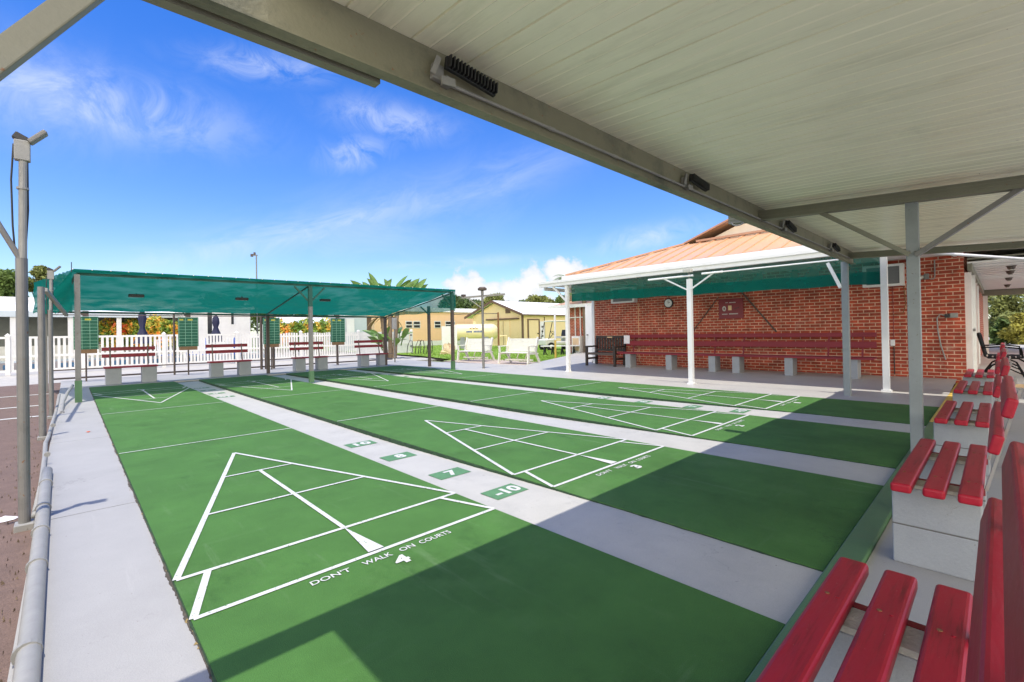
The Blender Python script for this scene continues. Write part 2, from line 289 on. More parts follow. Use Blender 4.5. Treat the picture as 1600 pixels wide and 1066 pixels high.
M['shade_roof'] = mesh_cloth('green shade mesh roof', (.009, .19, .145), .97, .40)

# ------------------------------------------------------------------ builders
class MB:
    def __init__(s): s.v = []; s.f = []
    def add(s, vs, fs):
        k = len(s.v); s.v += [tuple(v) for v in vs]; s.f += [tuple(i+k for i in f) for f in fs]; return s
    def box(s, x0, x1, y0, y1, z0, z1):
        return s.add([(x0,y0,z0),(x1,y0,z0),(x1,y1,z0),(x0,y1,z0),(x0,y0,z1),(x1,y0,z1),(x1,y1,z1),(x0,y1,z1)],
                     [(0,3,2,1),(4,5,6,7),(0,1,5,4),(1,2,6,5),(2,3,7,6),(3,0,4,7)])
    def bar(s, p, q, w, h, up=(0, 0, 1)):
        p = Vector(p); q = Vector(q); d = (q-p).normalized(); u = Vector(up)
        if abs(d.dot(u)) > .99: u = Vector((0, 1, 0))
        a = d.cross(u).normalized()*w/2; b = a.cross(d).normalized()*h/2
        vs = [p-a-b, p+a-b, p+a+b, p-a+b, q-a-b, q+a-b, q+a+b, q-a+b]
        return s.add(vs, [(0,1,2,3),(7,6,5,4),(0,4,5,1),(1,5,6,2),(2,6,7,3),(3,7,4,0)])
    def tube(s, p, q, r, r2=None, n=12, caps=True):
        p = Vector(p); q = Vector(q); r2 = r if r2 is None else r2; d = (q-p).normalized(); u = Vector((0,0,1)) if abs(d.z) < .9 else Vector((1,0,0))
        a = d.cross(u).normalized(); b = d.cross(a)
        vs = []
        for c, rr in ((p, r), (q, r2)):
            for i in range(n):
                t = 2*math.pi*i/n; vs.append(c+a*math.cos(t)*rr+b*math.sin(t)*rr)
        fs = [(i, (i+1) % n, n+(i+1) % n, n+i) for i in range(n)]
        if caps: fs += [tuple(range(n-1, -1, -1)), tuple(range(n, 2*n))]
        return s.add(vs, fs)
    def path(s, pts, r, n=8):
        pts = [Vector(p) for p in pts]; vs = []; fs = []
        for k, p in enumerate(pts):
            d = (pts[min(k+1, len(pts)-1)]-pts[max(k-1, 0)]).normalized(); u = Vector((0,0,1)) if abs(d.z) < .9 else Vector((1,0,0))
            a = d.cross(u).normalized(); b = d.cross(a); rr = r[k] if isinstance(r, (list, tuple)) else r
            vs += [p+a*math.cos(2*math.pi*i/n)*rr+b*math.sin(2*math.pi*i/n)*rr for i in range(n)]
        for k in range(len(pts)-1): fs += [(k*n+i, k*n+(i+1) % n, (k+1)*n+(i+1) % n, (k+1)*n+i) for i in range(n)]
        fs += [tuple(range(n-1, -1, -1)), tuple(range(len(vs)-n, len(vs)))]
        return s.add(vs, fs)
    def lathe(s, c, axis, prof, n=20):
        c = Vector(c); d = Vector(axis).normalized(); u = Vector((0,0,1)) if abs(d.z) < .9 else Vector((1,0,0)); a = d.cross(u).normalized(); b = d.cross(a); vs = []; fs = []
        for (t, r) in prof: vs += [c+d*t+(a*math.cos(2*math.pi*i/n)+b*math.sin(2*math.pi*i/n))*max(r, 1e-4) for i in range(n)]
        for k in range(len(prof)-1): fs += [(k*n+i, k*n+(i+1) % n, (k+1)*n+(i+1) % n, (k+1)*n+i) for i in range(n)]
        return s.add(vs, fs)
    def quad(s, *p): return s.add(p, [tuple(range(len(p)))])
    def prism(s, poly, z0, z1):                       # poly in xy, counter-clockwise
        n = len(poly); vs = [(x, y, z0) for x, y in poly]+[(x, y, z1) for x, y in poly]
        return s.add(vs, [tuple(range(n-1, -1, -1)), tuple(range(n, 2*n))]+[(i, (i+1) % n, n+(i+1) % n, n+i) for i in range(n)])
    def build(s, name, m, parent=None, bevel=0, smooth=False, local=False, seg=2):
        off = Vector((0, 0, 0))
        if parent is not None and not local:
            o = parent
            while o: off += o.location; o = o.parent
        me = bpy.data.meshes.new(name); me.from_pydata([(v[0]-off.x, v[1]-off.y, v[2]-off.z) for v in s.v], [], s.f)
        me.materials.append(M[m] if isinstance(m, str) else m)
        if smooth:
            for p in me.polygons: p.use_smooth = True
        me.validate(); me.update()
        ob = bpy.data.objects.new(name, me); COL.objects.link(ob); ob.parent = parent
        if bevel:
            b = ob.modifiers.new('bevel', 'BEVEL'); b.width = bevel; b.segments = seg; b.limit_method = 'ANGLE'; b.angle_limit = R(40)
        return ob
def tag(o, label=None, cat=None, group=None, kind=None):
    if label: o['label'] = label
    if cat: o['category'] = cat
    if group: o['group'] = group
    if kind: o['kind'] = kind
    return o
def thing(name, label, cat, loc=(0, 0, 0), group=None, rz=0):
    o = bpy.data.objects.new(name, None); COL.objects.link(o); o.location = loc; o.rotation_euler = (0, 0, rz); o.empty_display_size = .2
    return tag(o, label, cat, group)
def copy_tree(o, parent=None):
    c = o.copy(); COL.objects.link(c); c.parent = parent
    for ch in [k for k in ORIG.get(o.name, [])]: copy_tree(ch, c)
    return c
ORIG = {}
def remember(root):
    ORIG.clear()
    for o in list(COL.objects):
        if o.parent: ORIG.setdefault(o.parent.name, []).append(o)
def struct(mb, name, m, **k):
    return tag(mb.build(name, m, **k), kind='structure')
def text(s, m, parent, cx, cy, z, w, h, rz=0, bold=.02, name='lettering', plane='floor'):
    cu = bpy.data.curves.new('t', 'FONT'); cu.body = s; cu.size = 1; cu.offset = bold; cu.align_x = 'CENTER'; cu.resolution_u = 3
    o = bpy.data.objects.new('t', cu); COL.objects.link(o)
    dg = bpy.context.evaluated_depsgraph_get(); me = bpy.data.meshes.new_from_object(o.evaluated_get(dg)); bpy.data.objects.remove(o)
    me.name = name
    c = np.array([v.co[:] for v in me.vertices]); mn = c.min(0); mxx = c.max(0); k = (mxx-mn); ctr = (mxx+mn)/2
    off = Vector((0, 0, 0)); p = parent
    while p: off += p.location; p = p.parent
    ca, sa = math.cos(rz), math.sin(rz)
    for v in me.vertices:
        x = (v.co.x-ctr[0])/k[0]*w; y = (v.co.y-ctr[1])/k[1]*h
        if plane == 'floor': q = Vector((cx+x*ca-y*sa, cy+x*sa+y*ca, z))
        else: q = Vector((z, cx-x, cy+y))                      # on a wall facing -x: cx is y, cy is z
        v.co = q-off
    me.materials.append(M[m]); ob = bpy.data.objects.new(name, me); COL.objects.link(ob); ob.parent = parent
    return ob

# ------------------------------------------------------------------ the ground
struct(MB().quad((-700, -700, -.16), (700, -700, -.16), (700, 900, -.16), (-700, 900, -.16)), 'ground', 'ground')
struct(MB().box(-60, -1.45, -20, 17.3, -.155, -.055), 'parking_lot', 'asphalt')
for (y, x1, w, k) in ((8.9, -1.62, .10, 0), (10.75, -1.62, .10, 0), (5.35, -1.9, .10, 0), (13.4, -1.62, .1, 0)):
    tag(MB().box(-7, x1, y-w/2, y+w/2, -.051, -.047).build('bay_stripe', 'white_line'), kind='structure')
MB_ = MB()
struct(MB().box(-60, 13.2, 17.3, 29.0, -.155, -.075), 'sand', 'sand')
struct(MB().box(-60, 24, 29.0, 36.5, -.155, -.066), 'pool_deck', 'deck')
pool = MB().box(-14, 7.5, 26.6, 29.6, -.15, .30); struct(pool, 'pool_wall', 'deck')
struct(MB().box(-13.8, 7.3, 26.8, 29.4, .300, .304), 'pool_water', 'water')
tl = MB(); x = -13.8
while x < 7.2: tl.box(x, x+.30, 26.585, 26.598, .02, .22); x += .42
tl.build('pool_tile', 'tile', bpy.data.objects['pool_wall'])
# courts, a little proud of the alleys between them
CX = [0.0, 2.4017, 4.8345, 7.2795]; HALF = .893; Y0, Y1 = -1.84, 13.87
for i, cx in enumerate(CX):
    a = MB().box(cx-HALF, cx+HALF, Y0, Y1, -.15, 0)
    # irregular worn lip along both long edges
    c = struct(a, 'shuffleboard_court', 'court')
    lip = MB(); n = 320
    for sx in (-1, 1):
        xa = cx+sx*HALF; k0 = len(lip.v)
        for k in range(n+1):
            y = Y0+(Y1-Y0)*k/n; o = .0025+.007*rng.random()**2; zt = -.0015-.006*rng.random()**2
            lip.v += [(xa+sx*.0006, y, zt), (xa+sx*o, y, zt-.004), (xa+sx*(o+.004*rng.random()), y, -.15)]
        for k in range(n):
            for j in range(2): q_ = k0+k*3+j; lip.f.append((q_, q_+1, q_+4, q_+3))
    lip.build('worn_edge', 'court_edge', c)
    ln = MB(); z0, z1 = .004, .0055
    def seg(p, q, w=.03):
        p = Vector((cx+p[0], p[1], 0)); q = Vector((cx+q[0], q[1], 0)); d = (q-p).normalized(); a = Vector((-d.y, d.x, 0))*w/2
        ln.quad(p-a+Vector((0,0,ln_z)), q-a+Vector((0,0,ln_z)), q+a+Vector((0,0,ln_z)), p+a+Vector((0,0,ln_z)))
    for end in (0, 1):
        e = (lambda y: y) if end == 0 else (lambda y: 11.887-y)
        hw = .885; f = .3048
        k = [0]
        def s2(p, q, w=.03):
            global ln_z
            ln_z = .004+.0003*k[0]; k[0] += 1
            seg((p[0], e(p[1])), (q[0], e(q[1])), w)
        s2((-hw, 0), (hw, 0)); s2((-hw, .457), (hw, .457))
        s2((-.745, .457), (-hw, 0), .034); s2((.745, .457), (hw, 0))
        s2((-hw, .457), (0, 3.2), .034); s2((hw, .457), (0, 3.2))
        s2((-hw*.667, 1.372), (hw*.667, 1.372), .026); s2((-hw*.333, 2.286), (hw*.333, 2.286), .026)
        s2((0, 2.286), (0, .457), .03)
        s2((-.89, 4.115), (.89, 4.115), .022)
        ln.quad((cx, e(.457), .0075), (cx-.048*(1 if end == 0 else -1), e(.02), .0075), (cx+.048*(1 if end == 0 else -1), e(.02), .0075))
    ln.build('line_marking', 'white_line', c)
    num = str(4-i)
    for end in (0, 1):
        rz = 0 if end == 0 else math.pi; e = (lambda y: y) if end == 0 else (lambda y: 11.887-y)
        sgn = 1 if end == 0 else -1
        words = [("DON'T", -.305, .205), ("WALK", -.045, .17), ("ON", .14, .095), ("COURTS", .335, .22)]
        for t_, ox, w in words: text(t_, 'stencil', c, cx+sgn*ox, e(-.082), .0045, w, .046, rz, .012)
        text(num, 'stencil', c, cx+sgn*.045, e(-.185), .0045, .085, .10, rz, .05, 'court_number')
def gz(y): return -.010-.042*min(1, max(0, (y+.6)/3.2))
GX = [(CX[i]+HALF, CX[i+1]-HALF) for i in range(3)]
for i, (a, b) in enumerate(GX):
    gy = [Y0, -.6, .2, 1.0, 2.0, 2.6, 3.5, Y1+.1]; gm = MB()
    for y in gy: gm.v += [(a+.0005, y, gz(y)), (b-.0005, y, gz(y))]
    for k in range(len(gy)-1): gm.f.append((2*k, 2*k+1, 2*k+3, 2*k+2))
    g = struct(gm, 'alley', 'gray2')
    if i in (0, 2):
        for end in (0, 1):
            for (s_, y, tw, th) in (('-10', .25, .25, .135), ('7', .985, .11, .14), ('8', 1.895, .11, .14), ('10', 2.765, .20, .14)):
                e = y if end == 0 else 11.887-y; mx = (a+b)/2+.02*(1 if end == 0 else -1)
                if end == 1 and i == 0 and s_ != '10' and s_ != '-10' and False: continue
                zp = max(gz(e-.105), gz(e+.105), gz(e))+.003
                MB().quad((mx-.165, e-.105, zp), (mx+.165, e-.105, zp), (mx+.165, e+.105, zp), (mx-.165, e+.105, zp)).build('number_plate', 'plate', g)
                text(s_, 'stencil', g, mx+.02*(1 if end == 0 else -1), e, zp+.002, tw, th, 0 if end == 0 else math.pi, .045, 'alley_number')
# left path with joints, far apron, near slab, curb
pj = MB()
ys = [-6, -1.2, 2.17, 5.56, 8.95, 11.3, 14.1]
for a, b in zip(ys[:-1], ys[1:]): pj.box(-1.45, -.897, a+.005, b-.005, -.155, -.02)
pth = struct(pj, 'path', 'gray')
MB().box(-1.449, -.898, -6, 14.1, -.155, -.032).build('joint_filler', 'joint', pth)
tag(MB().add([(-1.09+.012*math.cos(t)*1.6*(1+.35*math.sin(3*t)), 6.15+.05*math.sin(t), -.0155) for t in np.linspace(0, 2*math.pi, 12, endpoint=False)]+[(-1.08, 6.15, -.008)],
              [(i, (i+1) % 12, 12) for i in range(12)]).build('fallen_leaf', 'orange'), 'small orange dead leaf lying on the gray path', 'leaf')
struct(MB().box(-1.45, 10.4, 14.105, 17.3, -.155, -.012), 'far_apron', 'gray')
dk = MB().box(-1.45, 9.0, 13.975, 14.10, -.155, -.05); struct(dk, 'drain_strip', 'court_edge')
struct(MB().box(-3.2, 12, -6.5, -1.975, -.155, -.008), 'bench_slab', 'gray')
struct(MB().box(-.93, 6.55, -1.972, -1.850, -.155, .022), 'court_curb', 'curb_green', bevel=.008)
struct(MB().box(6.555, 12.0, -1.972, -1.850, -.155, .024), 'yellow_curb', 'yellow_paint', bevel=.008)
struct(MB().box(-.93, 12.0, -1.8495, -1.8405, -.155, -.03), 'curb_gap', 'court_edge')
struct(MB().box(-14, 26, -16, -6.505, -.155, -.02), 'bounce_slab', mat('pale bounce slab', (.55, .54, .51), .85, .1, 2))  # unseen pale slab, added to bounce sunlight up to the shelter ceiling
# porch floor, rising to the wall, and the walk beyond
def floorz(x): return -.012 if x < 8.6 else -.012+(x-8.6)/3.4*.115
pf = MB()
poly = [(8.1745, -1.86), (8.6, -1.86), (12.0, -1.86), (12.0, 7.4), (19.2, 12.6), (18.8, 13.2), (15.0, 11.1), (10.45, 9.2), (8.6, 9.2), (8.1745, 9.2)]
pf.add([(x, y, floorz(min(x, 12))) for x, y in poly], [(0, 1, 8, 9), (1, 2, 3, 7, 8), (3, 4, 5, 6, 7)])
pf.add([(8.1745, 9.2, -.012), (8.6, 9.2, -.012), (10.45, 9.2, floorz(10.45)), (10.5, 14.1, -.012), (8.1745, 14.1, -.012)], [(0, 1, 2, 3, 4)])
struct(pf, 'porch_floor', 'porch')
struct(MB().box(8.1725, 8.1745, -1.86, 14.1, -.16, -.0115), 'floor_edge', 'gray')
struct(MB().quad((10.45, 9.25, .02), (12.4, 9.6, .02), (12.9, 14.6, .02), (10.5, 14.3, .02)), 'bare_earth', mat('bare earth', (.46, .37, .30), .95, .25, 5, .6, 40, stain=(.3, .24, .18), stain_scale=3))
# lawn
gp = [(10.47, 9.22), (15.0, 11.12), (18.8, 13.22), (30, 19), (60, 30), (60, 60), (13.25, 60), (13.25, 24), (12.6, 19), (11.6, 15.1), (10.52, 14.35), (12.2, 13.6), (12.0, 10.0)]
lw = MB().add([(x, y, .012) for x, y in gp], [(12, 0, 1, 2, 3, 4, 5, 6, 7, 8, 9, 10, 11)])
struct(lw, 'lawn', 'grass')
def inside(x, y, P):
    c = False; j = len(P)-1
    for i in range(len(P)):
        if (P[i][1] > y) != (P[j][1] > y) and x < (P[j][0]-P[i][0])*(y-P[i][1])/(P[j][1]-P[i][1])+P[i][0]: c = not c
        j = i
    return c
gb = MB(); cnt = 0
while cnt < 26000:
    t = rng.random()**1.6*30; x = 10.4+rng.random()*22*(t+8)/30; y = 9+t
    if not inside(x, y, gp): continue
    h = .035+.05*rng.random(); a = rng.random()*6.28; w = .012+.006*t/10; l = .03*rng.normal(); l2 = .03*rng.normal()
    gb.v += [(x-math.cos(a)*w, y-math.sin(a)*w, .01), (x+math.cos(a)*w, y+math.sin(a)*w, .01), (x+l, y+l2, h)]; k = len(gb.v); gb.f.append((k-3, k-2, k-1)); cnt += 1
tag(gb.build('grass_blades', 'grass'), 'short bright green lawn grass beside the concrete walk', 'grass', kind='stuff')
gb = MB()
for _ in range(500):                                    # grit and dead leaves along the path edge
    y = -1+15*rng.random()**1.5; x = -1.47-.16*abs(rng.normal()); s_ = .003+.006*rng.random(); a = rng.random()*3
    gb.v += [(x-s_*math.cos(a), y-s_*math.sin(a), -.05), (x+s_*math.cos(a), y+s_*math.sin(a), -.05), (x+s_*.4, y+s_, -.04), (x, y, -.038+.01*rng.random())]; k = len(gb.v); gb.f += [(k-4, k-3, k-1), (k-3, k-2, k-1), (k-2, k-4, k-1)]
tag(gb.build('leaf_litter', 'bark'), 'brown leaf litter and grit along the pavement edge', 'litter', kind='stuff')
so = MB(); n = 900; k0 = 0
for k in range(n+1):
    y = -1.8+15.4*k/n; w_ = max(0.002, .003+.004*math.sin(y*3.1)+.004*math.sin(y*11.7+1)+.003*rng.normal()); so.v += [(-.894, y, -.014), (-.897-w_, y, -.0188+.004*rng.random()), (-.900-w_, y, -.021)]
for k in range(n):
    for j in range(2): so.f.append((k*3+j, k*3+j+1, k*3+j+4, k*3+j+3))
tag(so.build('seam_soil', 'soil'), 'dark soil caught along the edge between gray path and green court', 'soil', kind='stuff')
gb = MB()
for _ in range(700):                                    # tiny debris in the seams of the courts
    i = rng.integers(0, 4); side = rng.choice((-1, 1)); y = Y0+rng.random()*9; x = CX[i]+side*(HALF+.006)+.008*rng.normal(); s_ = .004+.006*rng.random(); a = rng.random()*3; z = -.055 if not (i == 0 and side < 0) else -.017
    gb.v += [(x-s_*math.cos(a), y-s_*math.sin(a), z), (x+s_*math.cos(a), y+s_*math.sin(a), z), (x+s_*.3, y+s_*1.4, z+.006)]; k = len(gb.v); gb.f.append((k-3, k-2, k-1))
tag(gb.build('seam_debris', 'leafdry'), 'dry leaf bits caught in the seams beside the courts', 'litter', kind='stuff')

# ------------------------------------------------------------------ the shelter overhead
sh = thing('shelter', 'open shelter with cream ribbed ceiling and gray beams over the near bench row', 'shelter', (4.3, -1.95, 0))
def cz(y): return 2.575+.05*(y+.68)
cl = MB(); P = .305; xs = -.76
prof = [(0, 0), (.002, .010), (.010, .010), (.013, .0), (.095, 0), (.102, -.004), (.109, 0), (.20, .0), (.207, -.004), (.214, .0)]
pts = []
x = xs
while x < 9.0:
    for dx, dz in prof: pts.append((x+dx, dz))
    x += P
ylist = [-.62, -1.6, -2.6, -3.6, -4.7]
for j, y in enumerate(ylist):
    for (x, dz) in pts: cl.v.append((x, y, cz(y)+dz))
n = len(pts)
for j in range(len(ylist)-1):
    for i in range(n-1): cl.f.append((j*n+i, j*n+i+1, (j+1)*n+i+1, (j+1)*n+i))
cl.build('ceiling', 'ceiling', sh)
MB().add([(-.76, -.60, cz(-.6)+.05), (9.0, -.60, cz(-.6)+.05), (9.0, -4.7, cz(-4.7)+.05), (-.76, -4.7, cz(-4.7)+.05)], [(0, 1, 2, 3)]).build('roof_sheet', 'roof_top', sh)
eb = MB().box(-2.2, 9.0, -.68, -.655, 2.35, 2.573).build('eave_beam', 'beam', sh)
MB().box(-2.2, 9.0, -.72, -.6805, 2.35, 2.358).build('beam_flange', 'beam', eb)
gt = MB().box(-2.2, 9.0, -.652, -.595, 2.385, 2.55); gt.box(-2.2, 9.0, -.594, -.575, 2.41, 2.44); gt.build('gutter', 'beam2', sh)
MB().box(-2.2, -.27, -.62, -.57, 2.35, 2.384).build('gutter_patch', 'beam2', sh)
for x, yp in ((4.25, -.36), (8.62, -.60)):
    cb = MB()
    for k in range(1):
        def zz(y, o): return 2.535+.053*(y+.36)+o
        ye = -4.6
        for (o0, o1, wx) in ((-.10, -.088, .05), (-.088, -.06, .043), (-.06, -.052, .05), (-.052, -.03, .043), (-.03, -.022, .05), (-.022, -.006, .043), (-.006, 0, .05)):
            cb.add([(x-wx, yp, zz(yp, o0)), (x+wx, yp, zz(yp, o0)), (x+wx, ye, zz(ye, o0)), (x-wx, ye, zz(ye, o0)), (x-wx, yp, zz(yp, o1)), (x+wx, yp, zz(yp, o1)), (x+wx, ye, zz(ye, o1)), (x-wx, ye, zz(ye, o1))],
                   [(0,3,2,1),(4,5,6,7),(0,1,5,4),(1,2,6,5),(2,3,7,6),(3,0,4,7)])
    cb.build('cross_beam', 'beam2', sh)
pp = MB().box(4.255, 4.345, -1.995, -1.905, -.06, 2.445); po = pp.build('post', 'bluegray', sh, bevel=.004)
for y, z in ((-1.93, 1.91), (-1.97, 1.90), (-1.93, 2.38), (-1.95, 2.42)): MB().tube((4.256, y, z), (4.244, y, z), .009, n=8).build('bolt', 'metal', po)
MB().bar((4.27, -1.93, 1.88), (4.27, -1.24, 2.405), .04, .075, (1, 0, 0)).build('brace', 'beam2', sh, bevel=.004)
MB().bar((4.27, -1.97, 1.87), (4.27, -2.66, 2.35), .04, .075, (1, 0, 0)).build('brace', 'metal', sh, bevel=.004)
MB().box(4.255, 4.345, -4.4, -4.31, -.06, 2.31).build('post', 'bluegray', sh, bevel=.004)
MB().box(8.79, 8.895, -.63, -.53, -.03, 2.39).build('post', 'bluegray', sh, bevel=.004)
MB().bar((8.80, -.52, 1.93), (8.80, -.33, 2.40), .05, .05).build('brace', 'white', sh)
MB().box(-1.88, -1.79, -.70, -.61, -.06, 2.35).build('post', 'bluegray', sh, bevel=.004)
MB().bar((-1.80, -.655, 1.40), (-1.16, -.655, 2.36), .045, .06).build('brace', 'beam2', sh, bevel=.004)
MB().path([(4.2, -.55, 2.425), (4.19, -.50, 2.40), (4.18, -.46, 2.395), (4.18, -.42, 2.41), (4.19, -.40, 2.44)], .008, 6).build('hook', 'metal', sh)
# conduit and flood lamps along the eave beam
cn = MB()
cn.tube((.02, -.70, 2.425), (8.7, -.70, 2.425), .0095, n=8)
for x in (.75, 1.4, 2.2, 3.9, 4.8, 6.6, 7.5): cn.tube((x, -.70, 2.425), (x+.05, -.70, 2.425), .0125, n=8)
tag(cn.build('conduit', 'pipe'), 'thin pale conduit running along the inside of the shelter beam', 'conduit')
def flood():
    t = thing('flood_lamp', '', 'lamp', (0, 0, 0))
    b = MB().box(-.02, .05, -.035, 0, -.04, .05); b.box(.05, .10, -.06, -.0, -.05, -.005); b.build('junction_box', 'pipe', t, bevel=.006, local=True)
    b = MB().bar((-.03, -.045, -.03), (.0, -.05, .075), .012, .03); b.bar((.02, -.06, -.05), (.11, -.06, -.03), .012, .045); b.build('bracket', 'pipe', t, local=True)
    h = MB().box(.03, .39, -.085, -.06, .015, .085); h.build('housing', 'black', t, local=True, bevel=.003)
    f = MB()
    for k in range(15): f.box(.035+k*.0240, .043+k*.0240, -.115, -.0855, .018, .082)
    f.build('heat_fins', 'black', t, local=True)
    MB().box(.04, .38, -.0595, -.052, .022, .078).build('lens', 'lens', t, local=True)
    return t
fl = flood(); remember(fl)
FL = [(-.035, 'finned black flood lamp nearest the camera on the shelter beam'), (2.42, 'finned black flood lamp on the beam just before the gray cross beam'),
      (4.92, 'finned black flood lamp on the beam just past the gray cross beam'), (7.2, 'finned black flood lamp at the far end of the shelter beam')]
for i, (x, lb) in enumerate(FL):
    o = fl if i == 0 else copy_tree(fl)
    o.location = (x, -.682, 2.455); o.scale = (.84, .84, .84); o.rotation_euler = (0, R(6 if i < 2 else 10), 0); tag(o, lb, 'lamp', 'flood lamps along the shelter beam')

# ------------------------------------------------------------------ the bench row
def bench():
    t = thing('slatted_bench', '', 'bench')
    for y in (-2.13, -2.252, -2.375): MB().box(0, 1.3, y-.041, y+.041, .415, .46).build('seat_slat', 'red', t, bevel=.012, local=True, seg=3)
    for x in (.28, 1.02):
        for y in (-2.13, -2.252, -2.375):
            MB().tube((x-.02, y+.012, .459), (x-.02, y+.012, .4625), .006, n=8).build('bolt', 'rust', t, local=True); MB().tube((x-.025, y-.014, .459), (x-.025, y-.014, .4620), .005, n=8).build('bolt', 'red', t, local=True)
    def back(y0, z0, name):
        b = MB(); a = R(14); c, s_ = math.cos(a), math.sin(a); w, h = .02, .045
        vs = []
        for x in (0, 1.3):
            for (u, v) in ((-w, -h), (w, -h), (w, h), (-w, h)): vs.append((x, y0-u*c*-1*-1-v*s_ , z0+v*c-u*s_))
        b.add(vs, [(0, 1, 2, 3), (7, 6, 5, 4), (0, 4, 5, 1), (1, 5, 6, 2), (2, 6, 7, 3), (3, 7, 4, 0)])
        b.build('back_slat', 'red', t, bevel=.011, local=True, seg=3)
    back(-2.462, .705, 'back_slat'); back(-2.507, .872, 'back_slat')
    for x in (.28, 1.02):
        b = MB().box(x-.085, x+.085, -2.41, -2.07, -.008, .195); b.box(x-.085, x+.085, -2.41, -2.07, .198, .395); blk = b.build('block_leg', 'block', t, bevel=.006, local=True)
        MB().box(x-.0835, x+.0835, -2.4085, -2.0715, .192, .200).build('mortar_joint', 'joint', blk, local=True)
        MB().box(x-.08, x+.04, -2.405, -2.075, .3955, .414).build('bearer', 'blockraw', t, local=True)
        MB().box(x+.045, x+.075, -2.42, -2.085, .385, .4145).build('cross_strip', 'maroon', t, local=True)
        MB().bar((x, -2.425, .43), (x, -2.545, .93), .05, .012, (0, 1, 0)).build('back_bracket', 'pipe', t, local=True)
    return t
bn = bench(); remember(bn)
BX = [(-.66, 'glossy red slatted bench closest to the camera at the lower right'), (1.70, 'red slatted bench on a blue gray block directly behind the nearest one'),
      (3.98, 'red slatted bench beside the foot of the blue gray shelter post'), (6.38, 'red slatted bench beside the yellow painted curb'), (8.75, 'red slatted bench farthest away, in the passage beside the brick corner')]
for i, (x, lb) in enumerate(BX):
    o = bn if i == 0 else copy_tree(bn)
    o.location = (x, 0, 0); tag(o, lb, 'bench', 'red benches in a row under the shelter')

# ------------------------------------------------------------------ left edge: poles, pipes
def pole(name, label, x, y, h, h2, lamp, r=.034, arm=None):
    t = thing(name, label, 'pole', (x, y, -.06), 'poles along the left edge')
    MB().tube((x, y, -.06), (x, y, h), r, n=16).build('pipe', 'metal', t, smooth=False)
    if h2:
        MB().tube((x+.004, y, h-.15), (x+.015, y, h2), r*.72, n=12).build('upper_pole', 'pipe', t)
    if lamp:
        b = MB().box(x-.03, x+.05, y-.03, y+.03, h2-.16, h2-.02); b.build('fitting', 'pipe', t, bevel=.005)
        hd = MB().bar((x-.03, y, h2+.015), (x+.035, y, h2-.02), .05, .05); hd.build('lamp_socket', 'black', t, bevel=.006)
        l = MB().bar((x+.045, y-.02, h2-.03), (x+.13, y-.03, h2+.065), .03, .09, (0, 1, 0)); l.build('lamp_head', 'metal', t, bevel=.008)
        c = MB().path([(x-.032, y, h2-.05), (x-.045, y, h2-.3), (x-.04, y, h2-.62), (x-.03, y, h2-.8)], .006, 6); c.path([(x+.035, y, h2-.1), (x+.036, y, h2-.5), (x+.02, y, h2-.8)], .005, 6); c.build('cable', 'black', t)
        MB().tube((x+.01, y, h2-.36), (x+.01, y, h2-.345), .032, n=12).build('clamp', 'pipe', t)
    MB().box(x-.05, x+.05, y-.06, y+.06, -.06, -.01).build('base_plate', 'pipe', t, bevel=.006)
    return t
p1 = pole('lamp_pole', 'tall gray pipe pole at left with a tilted lamp head on top', -1.505, 2.2, 1.82, 2.66, True, .031)
MB().tube((-1.505, 2.2, 1.80), (-1.90, 2.19, 2.70), .018, n=10).build('stay_pipe', 'metal', p1)
pole('pipe_pole', 'shorter gray pipe pole behind the tall lamp pole, cut off bare', -1.53, 6.2, 1.95, None, False, .036)
p3 = pole('lamp_pole', 'thin gray pole with pale weathered top carrying a small lamp', -1.49, 8.4, 1.75, 2.42, True, .03)
MB().bar((-1.52, 7.3, 2.0), (-1.30, 10.4, 1.74), .05, .05).build('strut', 'pipe', p3)
def groundpipe(label, pts, r, couplings, m='pipe'):
    t = thing('pipe', label, 'pipe', pts[0]); MB().path(pts, r, 12).build('tube', m, t, smooth=True)
    for k in couplings:
        a = Vector(pts[0]).lerp(Vector(pts[-1]), k); d = (Vector(pts[-1])-Vector(pts[0])).normalized()
        MB().tube(a-d*.012, a+d*.012, r*1.22, n=14).build('pipe_strap', m, t)
groundpipe('thick gray painted pipe lying along the near left edge of the path', [(-1.385, -2.0, .018), (-1.395, 0, .018), (-1.41, 1.5, .018), (-1.425, 2.9, .018), (-1.43, 3.75, .016)], .037, (.38, .55, .66, .76, .9))
groundpipe('thin gray conduit rising along the path edge behind the thick pipe', [(-1.46, 2.3, -.01), (-1.455, 3.3, .0), (-1.47, 4.6, .0), (-1.485, 5.4, .02), (-1.47, 5.75, .03), (-1.46, 7.2, .02), (-1.44, 8.2, .05), (-1.42, 8.6, .16), (-1.40, 8.8, .3)], .02, (.3, .55))
groundpipe('bent gray pipe stub curving up over the path', [(-1.37, 8.7, -.02), (-1.375, 9.1, -.01), (-1.36, 9.9, .06), (-1.30, 10.8, .16), (-1.22, 11.6, .24)], .026, (.02,))
MBw = MB().add([(-1.62+.07*math.cos(t)*(1+.2*math.sin(2.3*t)), 2.52+.05*math.sin(t), -.05) for t in np.linspace(0, 6.28, 9)[:-1]]+[(-1.62, 2.52, -.02)], [(i, (i+1) % 8, 8) for i in range(8)])
tag(MBw.build('paper_scrap', 'paper'), 'white scrap lying on the reddish pavement by the pole', 'litter')

